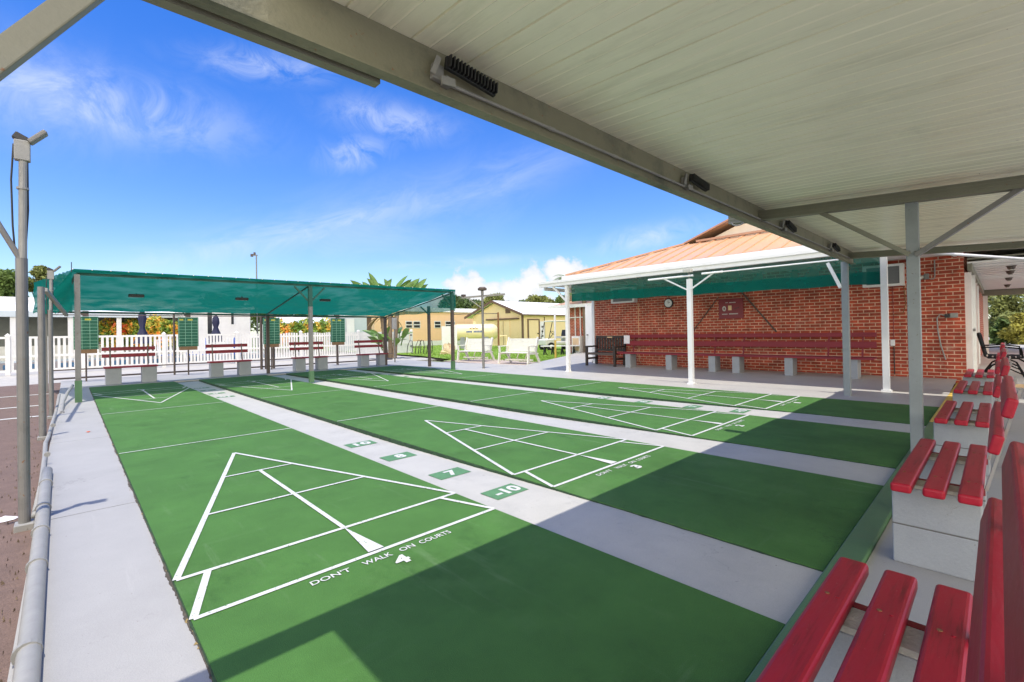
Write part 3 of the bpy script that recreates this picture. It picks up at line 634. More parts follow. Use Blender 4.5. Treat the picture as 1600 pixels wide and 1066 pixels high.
# ------------------------------------------------------------------ far green canopy
cp = thing('shade_canopy', 'long green mesh shade canopy on steel posts over the far benches', 'canopy', (3.5, 12.3, 0))
A, B, Cc, D = (-1.2, 10.3), (8.32, 10.36), (8.05, 14.8), (-1.9, 14.3)
def zt(x): return 2.66+.006*(x+1.2)
def curtain(p, q, zt0, zt1, zb0, zb1, name, m, n=24, wob=.03):
    b = MB(); rows = 15; d = Vector((q[0]-p[0], q[1]-p[1], 0)).normalized(); nn = Vector((-d.y, d.x, 0)); ph = [rng.random()*6 for _ in range(4)]
    for j in range(rows):
        for i in range(n+1):
            t = i/n; s_ = j/(rows-1); lace = abs(math.sin(t*math.pi*n/2.0))
            w = nn*(wob*s_*math.sin(t*17+ph[0])*.6 + wob*1.3*math.sin(s_*9+ph[1]+1.4*math.sin(t*7+ph[2]))*s_*(1.1-s_)*2 + .012*math.sin(t*61+s_*5)*(1-s_)); edge_ = .02*(1-lace)*(1-s_)
            zb = zb0+(zb1-zb0)*t+.022*math.sin(t*29+ph[3])+.012*math.sin(t*83); za = zt0+(zt1-zt0)*t-edge_
            b.v.append((p[0]+(q[0]-p[0])*t+w.x, p[1]+(q[1]-p[1])*t+w.y, za+(zb-za)*s_))
    for j in range(rows-1):
        for i in range(n): b.f.append((j*(n+1)+i, j*(n+1)+i+1, (j+1)*(n+1)+i+1, (j+1)*(n+1)+i))
    return b.build(name, m, cp, smooth=True)
def rz(t, s_):                                          # height of the mesh roof: t along the front, s_ front to rear
    zf_ = 2.665+.055*t; zr_ = 2.02-.04*t
    return zf_+(zr_-zf_)*s_-.07*math.sin(math.pi*min(1, s_*1.05))*(.6+.4*abs(math.sin(math.pi*t*2.03)))+.018*math.sin(s_*19+2.2*math.sin(t*6))*s_*(1-s_)*3+.012*math.sin(t*47+s_*8)*s_
rf = MB(); n = 72; mrow = 26
for j in range(mrow+1):
    for i in range(n+1):
        t = i/n; s_ = j/mrow; p = Vector((A[0]+(B[0]-A[0])*t, A[1]+(B[1]-A[1])*t)); q = Vector((D[0]+(Cc[0]-D[0])*t, D[1]+(Cc[1]-D[1])*t)); c = p.lerp(q, s_)
        rf.v.append((c.x, c.y, rz(t, s_)))
for j in range(mrow):
    for i in range(n): rf.f.append((j*(n+1)+i, j*(n+1)+i+1, (j+1)*(n+1)+i+1, (j+1)*(n+1)+i))
rf.build('mesh_roof', 'shade_roof', cp, smooth=True)
hm_ = MB()
for j in range(3):
    for i in range(n+1): t = i/n; hm_.v.append((A[0]+(B[0]-A[0])*t, A[1]+(B[1]-A[1])*t-.012*(j == 1)-.004, 2.665+.055*t+.004-.03*j-.006*math.sin(t*90)*j))
for j in range(2):
    for i in range(n): hm_.f.append((j*(n+1)+i, j*(n+1)+i+1, (j+1)*(n+1)+i+1, (j+1)*(n+1)+i))
hm_.build('front_hem', 'shade', cp, smooth=True)
sc_ = MB()
for j in range(10):
    for i in range(21):
        t = i/20; top_ = rz(1, t)-.01; zb = 1.99-.03*t+.012*math.sin(t*21); sc_.v.append((B[0]+(Cc[0]-B[0])*t+.03*math.sin(t*9+j*.4)*j/9, B[1]+(Cc[1]-B[1])*t, top_+(min(zb, top_-.02)-top_)*j/9))
for j in range(9):
    for i in range(20): sc_.f.append((j*21+i, j*21+i+1, (j+1)*21+i+1, (j+1)*21+i))
sc_.build('side_curtain', 'shade_thin', cp, smooth=True)
curtain(D, A, 2.72, 2.665, 1.93, 1.80, 'side_curtain', 'shade', 24, .025)
PM = {'canopy_post': 'metal'}
for (x, y, z, m, bt) in ((-1.14, 10.40, 2.60, 'metal', 1), (3.49, 10.44, 2.62, 'metal', 2), (8.25, 10.46, 2.64, 'brown', 2), (-1.7, 13.9, 2.06, 'metal', 0), (8.62, 12.45, 2.30, 'brown', 0), (8.02, 14.70, 1.95, 'brown', 0), (3.6, 14.6, 1.96, 'brown', 0)):
    zt_ = z if bt < 2 else 2.06
    p = MB().box(x-.045, x+.045, y-.045, y+.045, -.03, zt_-.03).build('post', m, cp)
    if bt == 2: MB().box(x-.047, x+.047, y-.047, y+.047, zt_-.03, z-.03).build('green_top', 'canopygreen', p)
    if bt: MB().box(x-.055, x+.055, y-.055, y+.055, -.03, .42 if x < 0 else .28).build('green_base', 'curb_green', p)
fr = MB()
fr.bar((A[0]+.05, A[1]+.14, 2.585), (B[0]-.03, B[1]+.1, 2.635), .05, .05); fr.bar((-1.75, 14.2, 1.97), (8.0, 14.72, 1.93), .05, .05)
for x, y0_, z0_, y1_, z1_ in ((-1.16, 10.44, 2.57, 14.2, 1.95), (3.49, 10.48, 2.60, 14.6, 1.92), (8.27, 10.46, 2.61, 14.7, 1.92)): fr.bar((x, y0_, z0_), (x*.97 if x > 4 else x-.3*(x < 0), y1_, z1_), .03, .03)
fr.build('frame', 'canopygreen', cp)
for (x, y, sx) in ((3.49, 10.46, 1), (3.49, 10.46, -1), (8.25, 10.48, -1)): MB().bar((x, y, 2.14), (x+sx*.40, y, 2.56), .04, .04).build('knee_brace', 'canopygreen', cp)
MB().bar((8.62, 12.42, 1.95), (8.24, 12.42, 2.24), .04, .04).build('knee_brace', 'canopygreen', cp)
MB().tube((-1.22, 10.3, 2.6), (-1.22, 10.3, 2.80), .008, n=6).build('rod', 'black', cp)
gr = MB()
for i in range(34): 
    x = A[0]+(B[0]-A[0])*i/33; gr.tube((x, A[1]-.012, zt(x)-.005), (x, A[1]-.012, zt(x)+.012), .011, n=6)
gr.build('grommets', 'white', cp)
for i, (px, py, lb) in enumerate(((213, 462, 'dark lamp under the left part of the green canopy'), (378, 467, 'dark lamp under the green canopy just left of its middle post'), (508, 469, 'dark lamp under the green canopy right of its middle post'))):
    p = on_y(px, py, 12.0); x, z = p.x, p.z
    t = thing('canopy_lamp', lb, 'lamp', (x, 12.0, z), 'lamps under the green canopy')
    MB().box(x-.15, x+.15, 11.93, 12.07, z-.04, z+.03).build('housing', 'black', t, bevel=.01); MB().tube((x, 12.0, z+.03), (x, 12.0, 2.36), .015, n=8).build('stem', 'black', t)

# far benches
def far_bench():
    t = thing('maroon_bench', '', 'bench')
    MB().box(-.04, 1.16, -.21, .17, .43, .475).build('seat', 'maroon', t, local=True, bevel=.006)
    for x in (.0, .79): MB().box(x, x+.34, -.18, .15, -.012, .43).build('block_leg', 'block', t, local=True, bevel=.008)
    for z in (.77, .96): MB().bar((-.06, .24+(z-.7)*.15, z), (1.14, .24+(z-.7)*.15, z), .03, .10).build('back_slat', 'maroon', t, local=True)
    for x in (.12, .96): MB().bar((x, .17, .44), (x, .285, 1.02), .03, .03).build('back_bracket', 'brown', t, local=True)
    return t
fb = far_bench(); remember(fb)
for i, (x, y, a, lb) in enumerate(((-.55, 14.65, 0, 'maroon bench on gray blocks at the left end under the green canopy'), (1.95, 14.78, 0, 'maroon bench under the canopy in front of a closed navy umbrella'),
                                   (4.5, 14.8, 0, 'maroon bench partly hidden by the middle canopy post'), (6.95, 14.85, 0, 'maroon bench at the right end under the canopy beside its rear post'))):
    o = fb if i == 0 else copy_tree(fb); o.location = (x, y, 0); tag(o, lb, 'bench', 'maroon benches under the far canopy')
# scoreboards and the pipe rail they hang from
def board():
    t = thing('score_board', '', 'score board')
    MB().box(-.27, .27, -.05, .07, .95, 1.93).build('cloth_panel', 'board', t, local=True)
    MB().box(.2705, .285, -.05, .09, .95, 1.93).build('side_panel', 'boardside', t, local=True)
    g = MB()
    for k in range(9): g.box(-.27, .27, -.0545, -.0505, 1.02+k*.098, 1.028+k*.098)
    for k in range(4): g.box(-.265+k*.176, -.257+k*.176, -.0565, -.0525, .96, 1.9)
    g.build('grid_lines', 'boardline', t, local=True)
    for a_, b_ in ((-.245, -.14), (-.02, .12)): MB().box(a_, b_, -.058, -.054, 1.82, 1.87).build('header_mark', 'boardmark', t, local=True)
    MB().box(-.24, .25, -.06, .05, .83, .948).build('base_board', 'ply', t, local=True)
    MB().tube((0, .02, -.012), (0, .02, .83), .022, n=10).build('stand_pole', 'brown', t, local=True)
    b = MB().box(-.07, .07, -.03, .05, 1.94, 2.10); b.bar((-.06, 0, 2.0), (-.15, 0, 2.08), .03, .05); b.build('clip', 'brown', t, local=True)
    return t
sb = board(); remember(sb)
for i, (px, y, lb) in enumerate(((134, 16.4, 'green gridded score board at the far left behind the front canopy post'), (294, 16.4, 'green gridded score board left of the closed umbrella'), (424, 16.4, 'green gridded score board behind two brown pipes near the middle'), (528, 16.4, 'green gridded score board right of the middle canopy post'))):
    o = sb if i == 0 else copy_tree(sb); p = on_y(px, 520, y); o.location = (p.x, y, 0); tag(o, lb, 'score board', 'score boards at the far end')
rl = thing('pipe_rail', 'brown pipe rail frame standing behind the far benches', 'railing', (3, 16.9, 0))
for px in (272, 408, 415, 427, 526): 
    p = on_y(px, 520, 16.9); MB().tube((p.x, 16.9, -.06), (p.x, 16.9, 2.06), .03 if px in (272, 526) else .045, n=10).build('upright', 'brown', rl)
MB().tube((-1.7, 16.9, 2.0), (9.6, 16.9, 2.0), .014, n=8).build('top_rail', 'brown', rl)
MB().tube((-1.7, 16.95, .34), (9.6, 16.95, .34), .02, n=8).build('lower_rail', 'brown', rl)
MB().tube((-1.7, 17.0, .08), (9.6, 17.0, .08), .028, n=8).build('lower_rail', 'brown', rl)
pp_ = on_y(617, 560, 16.0)
tp = thing('thin_post', 'thin gray post standing alone right of the rear canopy post', 'post', (pp_.x, 16.0, -.06))
MB().tube((pp_.x, 16, -.06), (pp_.x, 16, 1.75), .03, n=10).build('pipe', 'metal', tp); MB().box(pp_.x-.09, pp_.x+.09, 15.93, 16.07, 1.45, 1.95).build('box', 'pipe', tp, bevel=.02)

# ------------------------------------------------------------------ white vinyl fence round the pool
fn = thing('picket_fence', 'white vinyl picket fence along the pool deck behind the far benches', 'fence', (3, 23.5, -.07))
YF = 23.5
def fx(px): return on_y(px, 540, YF).x
edges = [-9.0, -6.2, fx(12), fx(130), fx(256), fx(370), fx(470), fx(560), fx(643)]
for e in edges:
    p = MB().box(e-.065, e+.065, YF-.065, YF+.065, -.07, 1.44); p.add([(e-.08, YF-.08, 1.44), (e+.08, YF-.08, 1.44), (e+.08, YF+.08, 1.44), (e-.08, YF+.08, 1.44), (e, YF, 1.53)], [(0, 1, 4), (1, 2, 4), (2, 3, 4), (3, 0, 4)])
    p.build('fence_post', 'vinyl', fn)
for i, (a, b) in enumerate(zip(edges[:-1], edges[1:])):
    s_ = MB(); a += .07; b -= .07
    gate = i == len(edges)-2; scal = i >= 5
    top = 1.36
    if not scal: s_.box(a, b, YF-.03, YF+.03, 1.32, 1.40)
    else: s_.box(a, b, YF-.02, YF+.03, 1.18, 1.26)
    s_.box(a, b, YF-.03, YF+.03, .60, .68); s_.box(a, b, YF-.03, YF+.03, .04, .13)
    w = .085; gap = .075 if i < 4 else (.014 if gate else .045)
    x = a
    while x+w < b:
        h = top if not scal else top+.05*abs(math.sin((x-a)/(b-a)*math.pi*3))
        s_.box(x, x+w, YF-.018, YF+.012, .10, h); x += w+gap
    s_.build('gate_panel' if gate else 'picket_panel', 'vinyl', fn)
hg = MB()
for z in (.45, 1.15): hg.box(edges[-1]-.13, edges[-1]-.02, YF-.09, YF-.066, z-.04, z+.04)
hg.build('hinge', 'black', fn)

# umbrellas, loungers behind the fence
for i, (px, d, z0, z1, lb) in enumerate(((222, 22, .8, 2.62, 'closed navy umbrella behind the fence, left of the other one'), (337, 24, .8, 2.42, 'closed navy umbrella behind the fence by the white house'))):
    p = at(px, 510, d); t = thing('umbrella', lb, 'umbrella', (p.x, p.y, -.06), 'closed umbrellas by the pool')
    u = MB().lathe((p.x, p.y, 0), (0, 0, 1), [(z0+.2, .34), (z0+.35, .29), (z0+.75, .15), (z0+.95, .09), (z1-.45, .15), (z1-.2, .13), (z1, .02)], 16)
    for k, v in enumerate(u.v):
        a = math.atan2(v[1]-p.y, v[0]-p.x); f = 1+.18*math.cos(5*a); u.v[k] = (p.x+(v[0]-p.x)*f, p.y+(v[1]-p.y)*f, v[2])
    u.build('canopy', 'navy', t, smooth=True)
    MB().tube((p.x, p.y, -.06), (p.x, p.y, z1+.06), .025, n=8).build('pole', 'white', t); MB().tube((p.x, p.y, -.07), (p.x, p.y, .03), .26, n=16).build('base', 'darkwood', t)
for i, (px, lb) in enumerate(((300, 'white pool chair with blue seat behind the fence under the left score board'), (322, 'white and blue pool chair behind the fence, left of the umbrella'), (368, 'white pool chair with blue cushion right of the navy umbrella'), (258, 'white pool chair with blue back seen through the left pickets'))):
    p = at(px, 545, 23.6); t = thing('pool_chair', lb, 'chair', (p.x, p.y, -.06), 'white pool chairs behind the fence')
    x, y = p.x, p.y
    f = MB()
    for sx in (-.28, .28):
        f.tube((x+sx, y-.35, -.06), (x+sx, y-.1, .62), .022, n=6); f.tube((x+sx, y+.35, -.06), (x+sx, y-.2, .5), .022, n=6); f.tube((x+sx, y+.05, .35), (x+sx, y+.4, 1.15), .022, n=6); f.tube((x+sx, y-.3, .6), (x+sx, y+.2, .62), .022, n=6)
    f.tube((x-.28, y+.4, 1.15), (x+.28, y+.4, 1.15), .022, n=6); f.build('frame', 'vinyl', t)
    MB().bar((x, y+.08, .4), (x, y+.38, 1.12), .5, .03, (1, 0, 0)).build('backrest', 'blue', t); MB().box(x-.26, x+.26, y-.35, y+.1, .36, .40).build('seat', 'blue', t)

# ------------------------------------------------------------------ the brick clubhouse with its porch
WX = 12.0
ch = thing('clubhouse', 'red brick clubhouse with terracotta metal roof and white porch eave', 'building', (12, 2.5, 0))
w = MB().box(WX, WX+16, -2.0, 7.33, -.1, 2.76); w.build('brick_wall', 'brick', ch)
hr = MB(); sl_ = .348; xe, ze, yN, yS = 9.77, 2.911, 6.64, -5.8; yc = (yN+yS)/2; g = 2.53
xg = xe+g; zg = ze+sl_*g
hr.v = [(xe, yN, ze), (xe, yS, ze), (xg, yS+g, zg), (xg, yN-g, zg), (32, yN, ze), (32, yS, ze), (32, yN-g, zg), (32, yS+g, zg), (xg, yc, ze+sl_*(yN-yc)), (32, yc, ze+sl_*(yN-yc))]
hr.f = [(0, 3, 2, 1), (0, 4, 9, 8, 3), (1, 2, 8, 9, 5)]
rfo = hr.build('roof', 'orange_roof', ch)
sm = MB(); y = yN-.3
while y > yS+.2:
    d = min(g, yN-y, y-yS); sm.bar((xe+.01, y, ze+.016), (xe+d, y, ze+.016+sl_*d), .03, .035); y -= .40
sm.build('standing_seams', 'orange_roof', rfo)
tr = MB(); tr.bar((xe-.02, yN+.02, ze+.03), (xg, yN-g, zg+.03), .12, .05); tr.bar((xg, yN-g, zg+.03), (xg-.12, yc, ze+sl_*(yN-yc)+.03), .09, .05); tr.bar((xg-.1, yN-g-.45, zg+.03), (xg-.1, yS+g, zg+.03), .1, .06); tr.bar((xe-.015, yN, ze+.005), (xe-.015, yS, ze+.005), .06, .03)
tr.build('ridge_cap', 'orange_trim', rfo)
gs = MB().add([(xg+.25, yN-g-.5, zg+.02), (xg+.25, yS+g+.5, zg+.02), (xg+.25, yc, ze+sl_*(yN-yc)-.12)], [(0, 1, 2)]); gs.build('gable_siding', 'beige', ch)
gu = MB().box(xe-.10, xe+.02, yS, yN+.05, 2.78, 2.905); gu.box(xe-.12, xe-.10, yS, yN+.07, 2.875, 2.91); gu.box(xe-.10, xe+.6, yN+.05, yN+.11, 2.78, 2.905); gu.build('gutter', 'white', ch)
MB().box(xe+.02, WX+8, yS, yN, 2.765, 2.779).build('soffit', 'white', ch)
ew = MB().box(9.42, 9.48, -2.0, 7.47, 2.605, 2.75); ew.box(9.38, 9.42, -2.0, 7.49, 2.70, 2.77); ew.build('porch_fascia', 'white', ch)
pr = MB().box(9.48, WX, -2.0, 7.47, 2.68, 2.72); pr.build('porch_roof', 'white', ch)
jj = MB(); y = -1.9
while y < 6.8: jj.box(9.49, WX-.01, y, y+.05, 2.63, 2.679); y += .6
jj.build('porch_joists', 'white', ch)
MB().box(9.60, WX-.005, 7.38, 7.43, 2.52, 2.629).build('porch_end_beam', 'white', ch)
MB().box(WX-.04, WX-.002, 7.24, 7.34, 0, 2.66).build('corner_trim', 'white', ch)
# porch columns
def porch_post(x, y, z, label, lamp=False, brace=None, m='white'):
    t = thing('porch_post', label, 'post', (x, y, floorz(x)), 'posts of the porch'); MB().box(x-.05, x+.05, y-.05, y+.05, floorz(x)-.02, z).build('shaft', m, t, bevel=.004)
    MB().box(x-.075, x+.075, y-.075, y+.075, floorz(x)-.01, floorz(x)+.03).build('base_plate', m, t)
    return t
t = porch_post(9.52, 6.42, 2.66, 'white porch post at the left corner of the porch')
MB().bar((9.52, 6.47, 2.15), (9.5, 6.95, 2.6), .05, .05).build('brace', 'white', t)
t = porch_post(8.86, 2.32, 2.36, 'white pipe post with a small flood lamp on top and two thin braces')
MB().bar((8.82, 2.36, 2.12), (8.8, 2.95, 2.44), .025, .03).build('brace', 'white', t); MB().bar((8.82, 2.28, 2.12), (8.8, 1.72, 2.455), .025, .03).build('brace', 'white', t)
MB().tube((8.84, 2.32, 2.36), (8.84, 2.32, 2.50), .018, n=8).build('lamp_stem', 'metal', t)
MB().box(8.74, 8.84, 2.22, 2.42, 2.50, 2.585).build('lamp_head', 'lens', t, bevel=.015)
porch_post(9.62, -1.03, 2.67, 'white square porch post in front of the air conditioner')
c_ = MB().tube((8.78, 3.3, 2.425), (8.78, 2.2, 2.425), .022, n=8); c_.tube((8.78, 2.0, 2.44), (8.80, -.5, 2.44), .014, n=8); c_.tube((8.78, 2.0, 2.44), (8.78, 1.55, 2.44), .022, n=8)
tag(c_.build('conduit', 'white'), 'white conduit running under the porch eave', 'conduit')
# porch mesh
pm = MB(); n = 40; cA = on_x(892, 472, 9.72); cB = on_x(1383, 443, 9.72)
def curt(i): t_ = i/n; return 6.4+(-1.03-6.4)*t_, cA.z+(cB.z-cA.z)*t_+.012*math.sin(i*.9)
for j in range(4):
    for i in range(n+1):
        y, zb = curt(i); pm.v.append((9.70+.02*math.sin(i*.8+j)*j/3, y, 2.625+(zb-2.625)*j/3))
for j in range(3):
    for i in range(n): pm.f.append((j*(n+1)+i, j*(n+1)+i+1, (j+1)*(n+1)+i+1, (j+1)*(n+1)+i))
ps = thing('shade_screen', 'green see-through mesh screen hung along the porch eave', 'screen', (9.7, 2.5, 2.0))
pm.build('mesh', 'shade_thin', ps, smooth=True)
hem = MB()
for j in range(2):
    for i in range(n+1):
        y, zb = curt(i); hem.v.append((9.715+.02*math.sin(i*.8+3), y, zb+.24*(1-j)))
for i in range(n): hem.f.append((i, i+1, n+1+i+1, n+1+i))
hem.build('doubled_hem', 'shade', ps, smooth=True)
# long wall bench
lb_ = thing('wall_bench', 'long maroon bench on gray blocks along the brick porch wall', 'bench', (11.6, 2.5, .1))
for x, z in ((11.22, .50), (11.36, .505), (11.50, .51)): MB().box(x-.06, x+.06, -.62, 5.8, z, z+.04).build('seat_board', 'maroon', lb_, bevel=.005)
for z0, z1 in ((.74, .88), (.985, 1.085)): MB().bar((11.66+(z0-.7)*.18, -.6, (z0+z1)/2), (11.66+(z0-.7)*.18, 5.75, (z0+z1)/2), .035, z1-z0).build('back_board', 'maroon', lb_, bevel=.005)
for y in (5.45, 4.1, 2.86, 2.24, 1.02, -.24): MB().box(11.2, 11.55, y-.09, y+.09, .06, .50).build('block_leg', 'block', lb_, bevel=.006)
for y in (5.5, 2.95, 2.2, .3, -.35): MB().bar((11.60, y, .5), (11.76, y, 1.09), .03, .03).build('back_bracket', 'maroon', lb_)
# dark bench
db = thing('wooden_bench', 'dark brown wooden bench with armrests against the left of the brick wall', 'bench', (11.6, 6.5, .09))
def f0(x): return floorz(x)
for y in (5.95, 7.05):
    MB().bar((11.78, y, f0(11.78)), (11.86, y, 1.06), .07, .07).build('rear_leg', 'darkwood', db); MB().bar((11.25, y, f0(11.25)), (11.25, y, .70), .07, .07).build('front_leg', 'darkwood', db)
    MB().box(11.2, 11.84, y-.05, y+.05, .68, .73).build('armrest', 'darkwood', db, bevel=.01); MB().box(11.28, 11.8, y-.03, y+.03, .28, .34).build('side_rail', 'darkwood', db)
s_ = MB()
for k in range(5): s_.box(11.24+k*.1, 11.325+k*.1, 5.99, 7.01, .47, .505)
s_.build('seat', 'darkwood', db)
MB().box(11.225, 11.2395, 5.99, 7.01, .44, .515).build('seat_edge', 'brown', db)
s_ = MB()
for k in range(9): s_.box(11.80, 11.82, 6.03+k*.107, 6.09+k*.107, .6, .98)
s_.box(11.79, 11.86, 5.99, 7.01, .98, 1.05); s_.box(11.79, 11.85, 5.99, 7.01, .55, .61); s_.build('backrest', 'darkwood', db)
MB().box(11.785, 11.7895, 6.40, 6.60, .985, 1.02).build('plaque', 'tan', db)
# things on the wall
t = thing('wall_clock', 'round white wall clock on the brick wall', 'clock', (11.97, 4.47, 2.03))
MB().tube((12.0, 4.47, 2.03), (11.955, 4.47, 2.03), .145, n=28).build('case', 'black', t); MB().tube((11.955, 4.47, 2.03), (11.95, 4.47, 2.03), .118, n=28).build('dial', 'white', t)
h = MB().bar((11.947, 4.47, 2.03), (11.947, 4.47, 2.11), .004, .009, (0, 1, 0)); h.bar((11.947, 4.47, 2.03), (11.947, 4.41, 2.05), .004, .011, (0, 0, 1)); h.build('hands', 'black', t)
t = thing('wall_sign', 'wine red sign with pale lettering and a tan square on the brick wall', 'sign', (11.96, 2.62, 1.77))
MB().box(11.95, 11.985, 2.30, 2.95, 1.50, 2.05).build('panel', 'signred', t, bevel=.006)
mk = MB()
for (y0, y1, z0, z1) in ((2.76, 2.70, 1.935, 1.95), (2.66, 2.50, 1.93, 1.95), (2.86, 2.72, 1.615, 1.635), (2.67, 2.43, 1.615, 1.64)):
    k = y0
    while k > y1: mk.box(11.944, 11.9495, k-.016, k, z0, z1+.004*random.random()); k -= .022
mk.build('lettering', 'stencil', t)
mk = MB()
for k in range(10):
    a = k*.63; mk.box(11.944, 11.9495, 2.80+.035*math.cos(a)-.014, 2.80+.035*math.cos(a)+.014, 1.78+.055*math.sin(a)-.016, 1.78+.055*math.sin(a)+.016)
mk.build('emblem', 'stencil', t)
MB().box(11.943, 11.9495, 2.60, 2.69, 1.73, 1.86).build('tan_square', 'tan', t); MB().bar((11.945, 2.53, 1.76), (11.945, 2.40, 1.80), .008, .014).build('dark_stroke', 'black', t)
for (ya, yb, za, zb, lb, x) in ((-1.07, -.35, 2.10, 2.58, 'white window air conditioner on the brick wall, behind the white post', 11.8), (5.55, 6.43, 2.12, 2.63, 'white window air conditioner behind the mesh at the left of the wall', 11.8)):
    t = thing('air_conditioner', lb, 'air conditioner', (11.8, (ya+yb)/2, za), 'window air conditioners')
    b = MB().box(x, 12, ya, yb, za, za+.05); b.box(x, 12, ya, yb, zb-.05, zb); b.box(x, 12, ya, ya+.07, za+.05, zb-.05); b.box(x, 12, yb-.07, yb, za+.05, zb-.05); b.build('case', 'white', t, bevel=.006)
    MB().box(x+.025, x+.04, ya+.07, yb-.07, za+.05, zb-.05).build('grille', 'acgrille', t)
t = thing('junction_box', 'gray electrical box with loose white hose on the brick wall near the corner', 'electrical box', (11.97, -1.83, 1.42))
MB().box(11.93, 12, -1.90, -1.78, 1.37, 1.47).build('box', 'pipe', t, bevel=.008); MB().box(11.92, 12, -1.775, -1.70, 1.375, 1.45).build('fitting', 'black', t, bevel=.01)
MB().path([(11.96, -1.70, 1.42), (11.95, -1.63, 1.45), (11.95, -1.58, 1.38), (11.95, -1.59, 1.1), (11.95, -1.63, .8), (11.95, -1.70, .5)], .012, 8).build('hose', 'pipe', t)
t = thing('wall_lamp', 'small gray outdoor lamp with conduit high on the brick wall', 'lamp', (11.95, -1.42, 2.3))
MB().box(11.9, 12, -1.47, -1.39, 2.2, 2.32).build('box', 'metal', t, bevel=.01); MB().path([(11.98, -1.49, 2.2), (11.98, -1.54, 2.2), (11.98, -1.56, 2.26), (11.98, -1.56, 2.6)], .01, 6).build('conduit', 'pipe', t); MB().bar((11.95, -1.37, 2.27), (11.85, -1.31, 2.22), .06, .05).build('lamp_head', 'lens', t)
t = thing('wall_outlet', 'white outlet box with thin conduit beside the long bench', 'outlet', (11.98, -.83, .83))
MB().box(11.96, 12, -.88, -.80, .78, .92).build('cover', 'white', t, bevel=.006); MB().tube((11.985, -.86, .78), (11.985, -.86, .15), .008, n=6).build('conduit', 'black', t); MB().tube((11.985, -.86, .92), (11.985, -.86, 2.1), .006, n=6).build('conduit', 'maroon', t)
tag(MB().path([(11.97, -.72, 2.1), (11.97, -.73, 1.8), (11.97, -.70, 1.62), (11.97, -.76, 1.50), (11.97, -.9, 1.47), (11.97, -1.03, 1.5), (11.97, -1.08, 1.7), (11.97, -1.05, 2.1)], .009, 6).build('power_cord', 'rust'), 'looped cord hanging below the air conditioner', 'cord')
for p, q, lb in (((3.70, 1.19), (2.96, 2.12), 'thin dark rod leaning on the brick wall left of the red sign'), ((2.33, 2.2), (1.50, 1.12), 'dark diagonal rod on the brick wall right of the red sign')):
    tag(MB().tube((11.975, p[0], p[1]), (11.975, q[0], q[1]), .013 if p[0] > 3 else .02, n=6).build('wall_rod', 'brown'), lb, 'rod')
tag(MB().box(11.60, 11.61, 5.62, 5.83, .80, 1.06).build('paper_notice', 'paper'), 'white paper notice taped at the left end of the long maroon bench', 'notice')
tag(MB().tube((11.985, 5.52, .2), (11.985, 5.52, 2.1), .01, n=6).build('wall_conduit', 'tan'), 'thin pale conduit running down the brick wall by the notice', 'conduit')

# the passage right of the brick corner
pa = thing('passage_roof', 'white ribbed ceiling over the passage beside the brick corner', 'roof', (18, -3, 2.5))
cc = MB(); x = 12.0
while x < 23.5: cc.box(x, x+.46, -5.2, -2.05, 2.47, 2.50); x += .60
cc.build('ceiling_boards', 'white', pa); MB().box(12.0, 23.5, -5.2, -2.05, 2.545, 2.575).build('ceiling', 'beam2', pa)
MB().box(23.4, 23.55, -5.2, -2.05, 2.26, 2.50).build('end_beam', 'beam2', pa)
MB().box(12.02, 23.5, -2.12, -2.05, 2.33, 2.49).build('side_beam', 'beam2', pa)
MB().box(23.4, 23.5, -2.2, -2.08, .05, 2.26).build('post', 'white', pa); MB().box(23.4, 23.5, -5.1, -5.0, .05, 2.3).build('post', 'white', pa)
for i, (x, lb) in enumerate(((13.4, 'round ceiling lamp nearest in the passage'), (14.8, 'second round ceiling lamp along the passage'), (17.2, 'third round ceiling lamp along the passage'), (20.5, 'farthest round ceiling lamp in the passage'))):
    t = thing('ceiling_lamp', lb, 'lamp', (x, -2.68, 2.5), 'ceiling lamps in the passage'); MB().lathe((x, -2.68, 2.5), (0, 0, -1), [(0, .09), (.03, .09), (.045, .07), (.09, .06), (.115, .02), (.116, .001)], 16).build('shade', 'brown', t); MB().tube((x, -2.68, 2.39), (x, -2.68, 2.375), .04, n=12).build('glass', 'lens', t)
MB_d = thing('side_door', 'white paneled door in the wall just past the brick corner', 'door', (12.9, -2.03, .1))
MB().box(12.15, 12.3, -2.10, -2.001, .1, 2.3).build('frame', 'white', MB_d); MB().box(12.3, 13.25, -2.05, -2.001, .12, 2.25).build('leaf', 'white', MB_d); MB().box(13.25, 13.4, -2.13, -2.001, .1, 2.32).build('frame', 'white', MB_d)
MB().tube((13.15, -2.05, 1.1), (13.15, -2.12, 1.1), .03, n=8).build('handle', 'metal', MB_d)
MB_d = thing('side_door', 'second white door farther along the shaded passage wall', 'door', (16.5, -2.03, .1))
MB().box(16.0, 17.2, -2.06, -2.001, .12, 2.25).build('leaf', 'white', MB_d); MB().box(15.9, 16.0, -2.10, -2.001, .1, 2.3).build('frame', 'white', MB_d); MB().box(17.2, 17.3, -2.10, -2.001, .1, 2.3).build('frame', 'white', MB_d)
struct(MB().box(12.0, 26, -6.5, -2.0, -.155, .045), 'passage_floor', mat('pale passage floor', (.60, .57, .51), .7, .1, 2, stain=(.45, .42, .36), stain_scale=1.5))
struct(MB().box(11.99, 12.06, -6.5, -2.0, -.15, .055), 'passage_step', 'tan')
struct(MB().box(26, 60, -20, 8, -.155, .02), 'driveway', 'sand')
ib = thing('iron_bench', 'black wrought iron bench against the passage wall', 'bench', (14.3, -2.35, .05))
